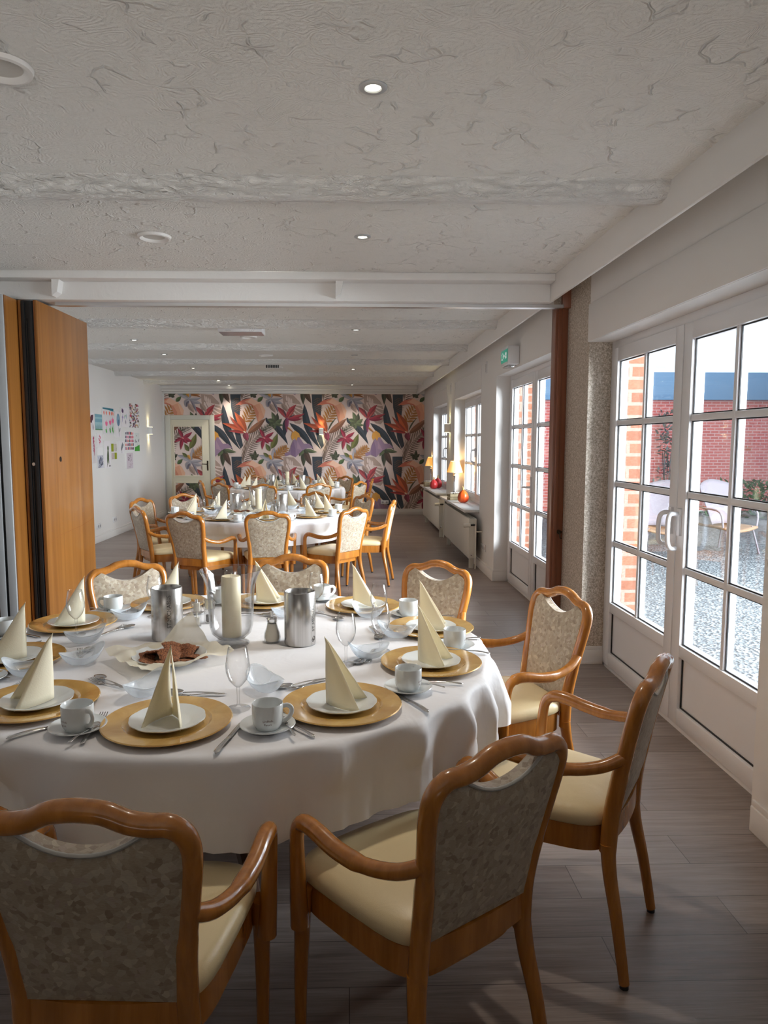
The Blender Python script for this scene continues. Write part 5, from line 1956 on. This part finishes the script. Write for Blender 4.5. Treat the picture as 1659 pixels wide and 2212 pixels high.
for y, z, h, lab in ((8.08, 2.34, .13, 'white strip box on the wall above the nearer window corner'), (10.85, 2.31, .17, 'white strip box on the wall between the lattice windows')):
    r = empty('shutter_belt_box', (XR, y, z))
    tag(r, lab, 'belt box', 'white shutter belt boxes')
    MB().box(-.012, 0, -.022, .022, -h / 2, h / 2).build('cover', M['pvc'], r, bevel=.003)
    MB().box(-.0135, -.012, -.006, .006, -h / 2 + .01, h / 2 - .03).build('belt_slot', mat('grey belt', lin(.55, .53, .50), .7), r)
r = empty('emergency_exit_sign', (XR, 6.68, 2.295))
tag(r, 'green lit emergency exit sign box above the second glass door', 'exit sign')
MB().box(-.11, -.0, -.14, .14, -.085, .085).build('housing', M['pvc'], r, bevel=.012)
def gf(u, v):
    a = (v - .5) * 1.5
    return (-.108 - .028 * cos(a) + .02, -.135 + .27 * u, .095 * sin(a) * 1.0)
MB().grid(gf, 4, 10).build('sign_face', M['green_sign'], r, smooth=60)
def gp(u0, u1, v0, v1):
    return [gf(u0, v0), gf(u1, v0), gf(u1, v1), gf(u0, v1)]
m = MB()
for q in ((.10, .28, .30, .70), (.36, .52, .44, .56), (.52, .60, .36, .64), (.66, .72, .25, .75), (.74, .90, .3, .36), (.76, .80, .36, .6), (.82, .88, .6, .7)):
    m.add([(x - .0012, y, z) for x, y, z in gp(*q)], [(0, 1, 2, 3)])
m.build('pictogram', M['sign_white'], r, fix=False)
MB().box(-.10, -.02, -.10, .10, -.102, -.085).build('lower_lens', M['acrylic'], r, bevel=.004)
m = MB()
m.add([(-.02, -.01, 0), (.0, -.014, .002), (.022, 0, .004), (.004, .014, .002)], [(0, 1, 2, 3)])
o = m.build('fallen_petal', M['petal'], None, fix=False, loc=(.805, 5.92, .004))
tag(o, 'single white petal lying on the floor behind the front table', 'petal')

# ------------------------------------------------------------------ courtyard things seen through the glass
def garden_chair(x, y, rz, label, fan):
    r = empty('garden_chair', (x, y, -.12), rz)
    tag(r, label, 'garden chair', 'wicker garden chairs in the courtyard')
    def shell(u, v):
        a = (u - .5) * 2.2
        rad = .30 + .16 * v
        return (rad * sin(a), .18 - rad * cos(a) * (.55 + .3 * v), .42 + .55 * v - .10 * abs(u - .5) * v + .10 * v * (1 - (2 * u - 1) ** 2))
    MB().grid(shell, 18, 10).build('backrest', M['wicker'], r, smooth=60)
    r.children[-1].modifiers.new('t', 'SOLIDIFY').thickness = .02
    def seat(u, v):
        x_ = (u - .5) * (.62 - .1 * v)
        return (x_, .38 - .62 * v, .40 - .05 * sin(pi * u) + .02 * v)
    MB().grid(seat, 10, 8).build('seat', M['sling'], r, smooth=60)
    r.children[-1].modifiers.new('t', 'SOLIDIFY').thickness = .03
    for s in (-1, 1):
        for yy, b in ((.32, .42), (-.20, -.30)):
            MB().tube([(s * .26, yy, .40), (s * .31, b, 0)], .012, 8).build('leg', M['wicker'], r, smooth=60)
        MB().tube(spline([(s * .33, .34, .40), (s * .36, .30, .62), (s * .36, .0, .66), (s * .34, -.20, .70)], 4), .015, 8).build('armrest', M['wicker'], r, smooth=60)
    return r
garden_chair(4.62, 10.1, radians(160), 'pale wicker garden chair behind the door handle', 0)
garden_chair(5.55, 10.35, radians(200), 'pale wicker garden chair behind the second door leaf', 1)
def shrub(x, y, z, n, rad, h, label, name='shrub', seed=1, key='leafgreen'):
    m = MB()
    rr = random.Random(seed)
    for k in range(n):
        a, q = rr.random() * 6.28, rr.random() ** .5
        zz = rr.random()
        q *= (1 - .5 * zz)
        px, py, pz = rad * q * cos(a), rad * .6 * q * sin(a), h * zz
        d = Vector((rr.uniform(-1, 1), rr.uniform(-1, 1), rr.uniform(-.2, 1))).normalized()
        s_ = d.cross(Vector((.3, .5, .8))).normalized()
        l = .10 + .06 * rr.random()
        w_ = .03
        b = Vector((px, py, pz))
        m.add([b, b + d * l * .5 + s_ * w_, b + d * l, b + d * l * .5 - s_ * w_], [(0, 1, 2, 3)])
    r = empty(name, (x, y, z))
    tag(r, label, 'shrub')
    m.build('foliage', M[key], r, fix=False)
    st = MB()
    for k in range(5):
        a = k * 1.26
        st.tube([(0, 0, 0), (rad * .3 * cos(a), rad * .2 * sin(a), h * .6)], .012, 5)
    st.build('stem', M['twig'], r)
    return r
shrub(9.0, 15.3, -.12, 700, 1.5, .75, 'green shrub at the foot of the courtyard wall', seed=2)
shrub(6.2, 15.7, -.12, 300, .6, .5, 'small green shrub by the courtyard wall near the door edge', seed=4)
shrub(7.35, 16.15, -.12, 260, .42, 2.3, 'grey green climbing branch on the red brick wall', 'climbing_branch', 5, 'twig')
